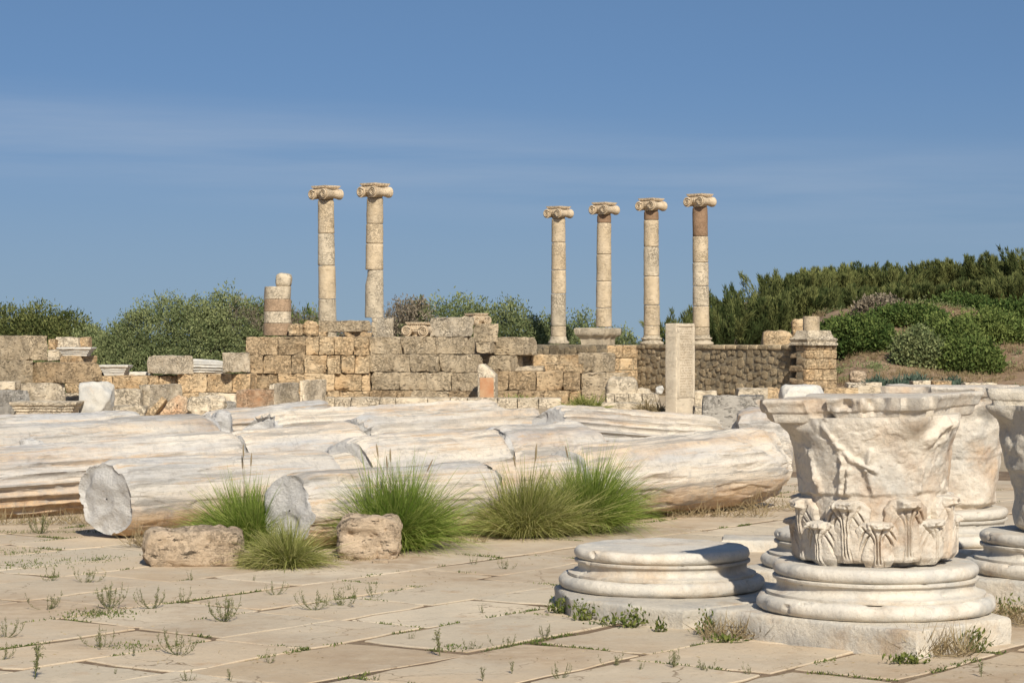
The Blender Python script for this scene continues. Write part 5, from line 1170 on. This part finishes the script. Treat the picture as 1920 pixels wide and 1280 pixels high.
# scrub and dry grass that covers the bank
def scrub():
    rs = np.random.default_rng(77); n = 5200; x = rs.uniform(9.5, 24, n); y = rs.uniform(60.5, 80, n); k = fbm(np.stack([x*.5, y*.5, 0*x], 1), 3) > -.05; x, y = x[k], y[k]; n = len(x)
    c = np.stack([x, y, hill_h(x, y)], 1); m = 14; P = np.repeat(c, m, 0)+rs.normal(size=(n*m, 3))*np.array([.06, .06, .01]); D = rs.normal(size=(n*m, 3))*.5+np.array([0, 0, 1.])
    T = np.clip(np.repeat(.5+.5*fbm(c*.4, 2), m)+rs.normal(size=n*m)*.2, 0, 1)
    tag(ob('dry_scrub', leaves_mesh('dry_scrub', P, D, rs.uniform(.06, .2, n*m), .018, M['straw'], T*.6, rs)), 'dry brownish grass scattered over the earth bank', 'grass', kind='stuff')
scrub()
def low_scrub():
    rs = np.random.default_rng(78); n = 420; x = rs.uniform(9.8, 26, n); y = rs.uniform(61, 79, n); k = fbm(np.stack([x*.35, y*.35, 0*x+5], 1), 3) > .02; x, y = x[k], y[k]; n = len(x); m = 60
    c = np.stack([x, y, hill_h(x, y)+.05], 1); sz = rs.uniform(.08, .26, n); P = np.repeat(c, m, 0)+rs.normal(size=(n*m, 3))*np.repeat(sz, m)[:, None]*np.array([1, 1, .45]); P[:, 2] = np.maximum(P[:, 2], np.repeat(c[:, 2], m)-.05)
    T = np.clip(np.repeat(rs.uniform(0, .8, n), m)+rs.normal(size=n*m)*.15, 0, 1)
    tag(ob('low_scrub', leaves_mesh('low_scrub', P, rs.normal(size=(n*m, 3))+np.array([0, 0, .8]), rs.uniform(.06, .13, n*m), .035, M['leaf_bush_grey'], T, rs)), 'low grey green scrub dotted over the earth bank', 'scrub', kind='stuff')
low_scrub()

# ------------------------------------------------------------------ fountain grass
def tussock(loc, rad, H, n, mat, label, seed, spread=1.25, heads=8, wid=.0046, lean=(0, 0), name='grass_tussock', flat=1.0, group=None):
    rs = np.random.default_rng(seed); root = tag(empty(name, loc), label, 'grass', group); m = 7
    th = rs.uniform(0, 2*math.pi, n); q = rs.uniform(0, 1, n)**.62; pol = q*spread; ln = H*rs.uniform(.45, 1.22, n)*(1-.12*q)*(1+.28*perlin(np.stack([np.cos(th)*1.7, np.sin(th)*1.7, 0*th+seed+pol], 1)))
    d = np.stack([np.sin(pol)*np.cos(th)+lean[0], np.sin(pol)*np.sin(th)+lean[1], np.cos(pol)], 1); d /= np.linalg.norm(d, axis=1)[:, None]
    b0 = np.stack([np.cos(th)*q*rad*rs.uniform(.3, 1, n), np.sin(th)*q*rad*rs.uniform(.3, 1, n), 0*th-.01], 1)
    K = 13; kc = rs.normal(size=(K, 2))*rad*.48; kt = rs.normal(size=(K, 2))*.14+kc/rad*.08; kl = rs.uniform(.68, 1.16, K); ki = rs.integers(0, K, n)      # sub-tufts
    b0[:, :2] = b0[:, :2]*.6+kc[ki]; d[:, :2] += kt[ki]; d /= np.linalg.norm(d, axis=1)[:, None]; ln = ln*kl[ki]
    t = np.linspace(0, 1, m); droop = rs.uniform(.15, .80, n)*(.25+np.sin(pol))
    out = np.stack([np.cos(th), np.sin(th), 0*th], 1)
    C_ = b0[:, None]+d[:, None]*(t*1.)[None, :, None]*ln[:, None, None]+out[:, None]*(.22*t**2)[None, :, None]*(ln*np.sin(pol))[:, None, None]
    C_[:, :, 2] -= droop[:, None]*ln[:, None]*t[None]**2.3; C_[:, :, 2] = np.maximum(C_[:, :, 2], .006)
    C_ += rs.normal(size=(n, 1, 3))*.02*t[None, :, None]**2
    s = np.cross(d, rs.normal(size=(n, 3))); s /= np.linalg.norm(s, axis=1)[:, None]
    w = wid*np.array([.7, 1, 1, .9, .75, .5, .08])[None]*rs.uniform(.7, 1.3, n)[:, None]
    V = np.stack([C_-s[:, None]*w[..., None]/2, C_+s[:, None]*w[..., None]/2], 2).reshape(-1, 3)
    bi = np.arange(n)[:, None]*m*2; k = np.arange(m-1)[None]*2; q0 = (bi+k).ravel(); F = np.stack([q0, q0+1, q0+3, q0+2], 1)
    bt = np.clip(.35+.28*rs.normal(size=n)+.15*(q-.5)+1.3*(rs.uniform(size=n) < .12)*(pol > .4), 0, 1.6)[:, None]; T = np.clip(bt*.55+.55*t[None]**1.6*np.clip(bt+.35, 0, 1), 0, 1); T = np.repeat(T.ravel(), 2)
    ob('blades', mesh_np('blades', V, F, M[mat], False, tint=T), root)
    for k in range(heads):
        a = rs.uniform(0, 6.28); pl = rs.uniform(.05, .5); dd = np.array([math.sin(pl)*math.cos(a), math.sin(pl)*math.sin(a)*.6, math.cos(pl)]); hl = H*rs.uniform(1.05, 1.4)
        st_ = [dd*hl*s_*.9+np.array([0, 0, -.04*s_*s_]) for s_ in np.linspace(0, 1, 6)]; tp = st_[-1]; dn = tp-st_[-2]; dn /= np.linalg.norm(dn)
        paths = [(st_, np.linspace(.0018, .0012, 6)), ([tp+dn*x_ for x_ in np.linspace(0, .11, 6)], [.002, .006, .007, .0065, .005, .001])]
        me = tube_mesh('seed_head', paths, M['seed']); at = me.attributes.new('tint', 'FLOAT', 'POINT'); ob('seed_head', me, root)
    return root
def gp(px, py): p = G(px, py); return (p[0], p[1], 0)
tussock((X(462, 17.0), 17.0, 0), .12, .60, 6300, 'grass', 'tall bright green grass tuft between the two grey shaft ends', 1, heads=3, lean=(-.08, .0), spread=.80)
tussock((X(528, 15.55), 15.55, 0), .10, .37, 4800, 'grass_olive', 'short rounded grass tuft beside the long tan block', 2, heads=0, spread=1.1)
tussock((X(735, 16.85), 16.85, 0), .15, .68, 6300, 'grass', 'green grass tuft behind the squat tan boulder', 3, heads=4, lean=(.10, -.05), spread=.86)
tussock((X(985, 17.95), 17.95, 0), .18, .66, 7800, 'grass_olive', 'largest olive green grass tuft hiding the short shaft piece', 4, heads=3, spread=.88)
tussock((X(1092, 18.35), 18.35, 0), .15, .70, 6900, 'grass', 'green grass tuft leaning right before the thick shaft end', 5, heads=1, lean=(.06, -.02), spread=.80)
tussock((X(975, 54.4), 54.4, 0), .25, .40, 900, 'grass', 'small far grass tuft before the stepped remains', 6, heads=0, wid=.018)
tussock((X(1095, 51.0), 51.0, 0), .35, .46, 1400, 'grass_olive', 'wide far grass tuft growing by the pale steps', 7, heads=0, wid=.02)
tussock((X(1185, 54.2), 54.2, 0), .15, .25, 400, 'grass_olive', 'tiny far grass tuft on rubble near the stele', 8, heads=0, wid=.016)
tussock((X(1010, 27.5), 27.5, 0), .2, .42, 900, 'grass', 'grass tuft peeping out left of the raised fluted shaft', 9, heads=0, wid=.011)
tussock((X(1215, 49.5), 49.5, 0), .3, .34, 700, 'straw', 'dry grass tuft at the foot of the stele', 10, heads=0, wid=.016)
# ------------------------------------------------------------------ straw and weeds
def straw(px, Y, wd, H, n, label, seed, mat='straw', z=0., name='dry_grass'):
    rs = np.random.default_rng(seed); x = rs.uniform(-wd/2, wd/2, n); y = rs.normal(0, .05, n); D = np.stack([rs.normal(0, .7, n), rs.normal(-.1, .5, n), rs.uniform(.25, 1.1, n)], 1)
    P = np.stack([x, y, 0*x], 1); me = leaves_mesh(name, P, D, rs.uniform(.3, 1, n)*H, .0055, M[mat], rs.uniform(0, 1, n), rs)
    return tag(ob(name, me, None, (X(px, Y), Y, z)), label, 'dry grass')
straw(60, 19.1, 1.1, .24, 380, 'brown dry grass under the deeply fluted shaft', 1)
straw(290, 17.0, .40, .26, 220, 'straw at the foot of the shaft with broad grey face', 2)
straw(1290, 19.9, 1.5, .20, 520, 'dry grass fringe under the thick shaft end', 3)
straw(1430, 20.6, .7, .34, 160, 'loose dry stalks beside the rounded shaft tip', 4)
straw(1392, 11.78, .42, .20, 260, 'straw tuft on the left side of the capital plinth', 5)
straw(1762, 11.12, .30, .24, 240, 'straw tuft at the sunlit side of the capital plinth', 6)
straw(1900, 12.3, .5, .26, 260, 'dark dry grass between the two right plinths', 7)
straw(820, 17.4, .8, .10, 260, 'low dry litter at the foot of the front shaft', 8)
straw(620, 16.0, .6, .06, 200, 'dry litter round the squat boulder', 9)
straw(60, 18.3, 1.2, .05, 300, 'flat dry litter on the pavement before the fluted shaft', 10, 'weed')
def weed_mesh(seed, n=7, H=.22, spread=.8, nl=14, stiff=.6):
    rs = np.random.default_rng(seed); paths, P, D = [], [], []
    for k in range(n):
        a = rs.uniform(0, 6.28); o_ = rs.uniform(.15, 1)*spread; h = H*rs.uniform(.5, 1); out = np.array([math.cos(a), math.sin(a), 0])
        f = lambda t: out*(o_*H*(1-(1-t)**1.8))+np.array([0, 0, h*t**(1+stiff)])+np.array([0, 0, .004])
        pts = [f(t) for t in np.linspace(0, 1, 7)]; paths.append((pts, np.linspace(.0026, .0012, 7)))
        for t in rs.uniform(.25, 1, nl):
            p = f(t); P.append(p+rs.normal(size=3)*.004); D.append(rs.normal(size=3)*.8+np.array([0, 0, .8]))
            if rs.uniform() < .25:
                q = rs.normal(size=3)*.5+np.array([0, 0, 1]); q /= np.linalg.norm(q); e_ = p+q*H*.16; paths.append(([p, (p+e_)/2, e_], [.0014, .0012, .001]))
                for s_ in np.linspace(.3, 1, 5): P.append(p+(e_-p)*s_); D.append(rs.normal(size=3)+q)
    P, D = np.array(P), np.array(D); st_ = tube_mesh('weed', paths, M['weed'], 4); st_.attributes.new('tint', 'FLOAT', 'POINT')
    return st_, leaves_mesh('leaves', P, D, rs.uniform(.010, .024, len(P)), .007, M['weed'], rs.uniform(0, 1, len(P)), rs)
WV = [weed_mesh(k, n, .22, s, nl, f) for k, (n, s, nl, f) in enumerate(((9, .9, 16, .6), (6, .8, 18, .3), (12, .8, 20, .5), (3, .25, 26, .0), (8, 1.3, 20, 1.2), (5, .6, 16, .5)))]
WL = ['spindly dry weed fanning up from a paving joint', 'thin few-stemmed weed in a paving joint', 'dense bushy weed in a paving joint', 'single upright weed stalk in a paving joint', 'low sprawling weed in a paving joint', 'small sparse weed in a paving joint']
WP = [(205, 1140, 2, 60), (285, 1140, 0, 55), (345, 1130, 5, 40), (420, 1165, 2, 62), (335, 1228, 0, 66), (190, 1214, 4, 50), (10, 1195, 0, 50), (65, 1272, 3, 95), (590, 1143, 0, 52), (645, 1135, 4, 50), (515, 1115, 0, 36),
      (160, 1092, 4, 40), (825, 1228, 3, 68), (505, 1242, 5, 36), (905, 1147, 5, 22), (945, 1214, 4, 34), (1022, 1194, 0, 34), (888, 1058, 5, 24), (945, 1066, 4, 26), (1150, 1248, 4, 34), (1262, 1250, 0, 48), (1322, 1256, 4, 30), (1402, 1264, 5, 32),
      (5, 1236, 0, 46), (905, 1276, 3, 40), (1050, 1272, 0, 40), (1840, 1268, 3, 40), (430, 1276, 1, 30), (352, 1277, 1, 30), (75, 1000, 2, 44), (88, 1142, 4, 44), (215, 1262, 5, 18), (250, 1230, 3, 30), (880, 1216, 4, 26), (770, 1197, 5, 22), (700, 1120, 1, 36), (655, 1106, 5, 22), (960, 1262, 3, 34), (1200, 1255, 5, 26), (705, 1275, 5, 22), (360, 1088, 5, 26), (95, 1090, 1, 34), (475, 1088, 5, 16)]
for k_, (px, py, v_, hp) in enumerate(WP):
    p = G(px, py); s_ = .74*hp/F_PX*p[1]/.20
    o = ob('weed', WV[v_][0], None, (p[0], p[1], -.004), (0, 0, k_*1.7)); o.scale = (s_,)*3; tag(o, WL[v_], 'weed', 'weeds in the paving joints'); ob('leaves', WV[v_][1], o)
# leafy plants at the plinths
def leafy(px, py, W, H, n, mat, label, seed, dY=0.):
    rs = np.random.default_rng(seed); p = G(px, py); c = rs.normal(size=(n, 3))*np.array([W*.4, W*.2, H*.35])+np.array([0, 0, H*.4]); c[:, 2] = np.abs(c[:, 2])
    D = rs.normal(size=(n, 3))*.6+np.array([0, -.2, .8]); r_ = tag(empty('leafy_weed', (p[0], p[1]+dY, 0)), label, 'weed')
    ob('leaves', leaves_mesh('leaves', c, D, rs.uniform(.018, .040, n), .014, M[mat], rs.uniform(0, 1, n), rs), r_)
    pts = []
    for k in range(10): q = c[rs.integers(n)]; pts.append(([np.array([q[0]*.3, q[1]*.3, 0]), q*.6, q], [.003, .002, .0015]))
    me = tube_mesh('stems', pts, M['weed'], 4); me.attributes.new('tint', 'FLOAT', 'POINT'); ob('stems', me, r_)
leafy(1048, 1150, .10, .10, 120, 'weed_green', 'yellow green weed at the shaded corner of the empty base', 1)
leafy(1094, 1164, .09, .10, 130, 'weed_green', 'bright yellow green weed clump before the empty base', 2)
leafy(1140, 1172, .12, .05, 60, 'weed_green', 'low weed between two clumps along the empty base', 3)
leafy(1182, 1176, .11, .09, 140, 'weed_green', 'bushy green weed before the middle of the empty base', 4)
leafy(1238, 1184, .05, .07, 60, 'weed_green', 'small dark weed near the front corner of the empty base', 5)
leafy(1325, 1190, .09, .11, 110, 'weed_green', 'weed clump in the gap between the two front bases', 6)
leafy(1365, 1205, .14, .04, 80, 'weed_green', 'low green weed at the left corner of capital plinth', 7)
leafy(1832, 1222, .11, .10, 110, 'weed_green', 'broad leaved weed at the right end of capital plinth', 8)
leafy(1700, 1244, .12, .04, 120, 'weed_green', 'flat weed at the front corner of capital plinth', 9)
leafy(1890, 1150, .25, .08, 160, 'weed_green', 'low weeds under the plinth at the edge of view', 10)
def joint_moss():
    rs = np.random.default_rng(5); P = []
    for a, b_ in JOINTS:
        l = np.linalg.norm(b_-a); k = int(l/.012); t = rs.uniform(0, 1, k); q = a+(b_-a)*t[:, None]
        g = fbm(np.column_stack([q*1.9, 0*t+1.3]), 3); q = q[g > .20]; rep = np.repeat(q, 5, 0); P.append(np.column_stack([rep+rs.normal(size=rep.shape)*.014, np.full(len(rep), -.004)]))
    # flat green mats on the left and litter patches
    for px, py, w, n in ((190, 1150, .22, 500), (35, 1035, .30, 300), (60, 1058, .4, 350), (180, 1048, .3, 200), (850, 1215, .10, 100), (240, 1212, .16, 150)):
        p = G(px, py); P.append(np.column_stack([p[0]+rs.normal(size=n)*w*.5, p[1]+rs.normal(size=n)*w*.5, np.full(n, .0)]))
    P = np.concatenate(P); n = len(P); D = rs.normal(size=(n, 3))*.8+np.array([0, 0, .55])
    tag(ob('joint_plants', leaves_mesh('joint_plants', P, D, rs.uniform(.008, .026, n), .007, M['weed_green'], np.clip(rs.normal(.35, .3, n), 0, 1), rs)), 'tiny green and dry plants creeping along the paving joints', 'ground cover', kind='stuff')
joint_moss()
def litter():
    rs = np.random.default_rng(15); n = 2600; x = rs.uniform(-1, 1, n); y = 10.4+rs.uniform(0, 1, n)**1.3*9; x = x*y*.235; P = np.column_stack([x, y, 0*x+.002]); k = fbm(P*.9, 3) > .0; P = P[k]; n = len(P)
    D = rs.normal(size=(n, 3)); D[:, 2] = np.abs(D[:, 2])*.15
    tag(ob('dry_litter', leaves_mesh('dry_litter', P, D, rs.uniform(.008, .035, n), .0045, M['straw'], rs.uniform(0, 1, n), rs)), 'dry straw bits and leaf litter strewn over the paving', 'litter', kind='stuff')
litter()
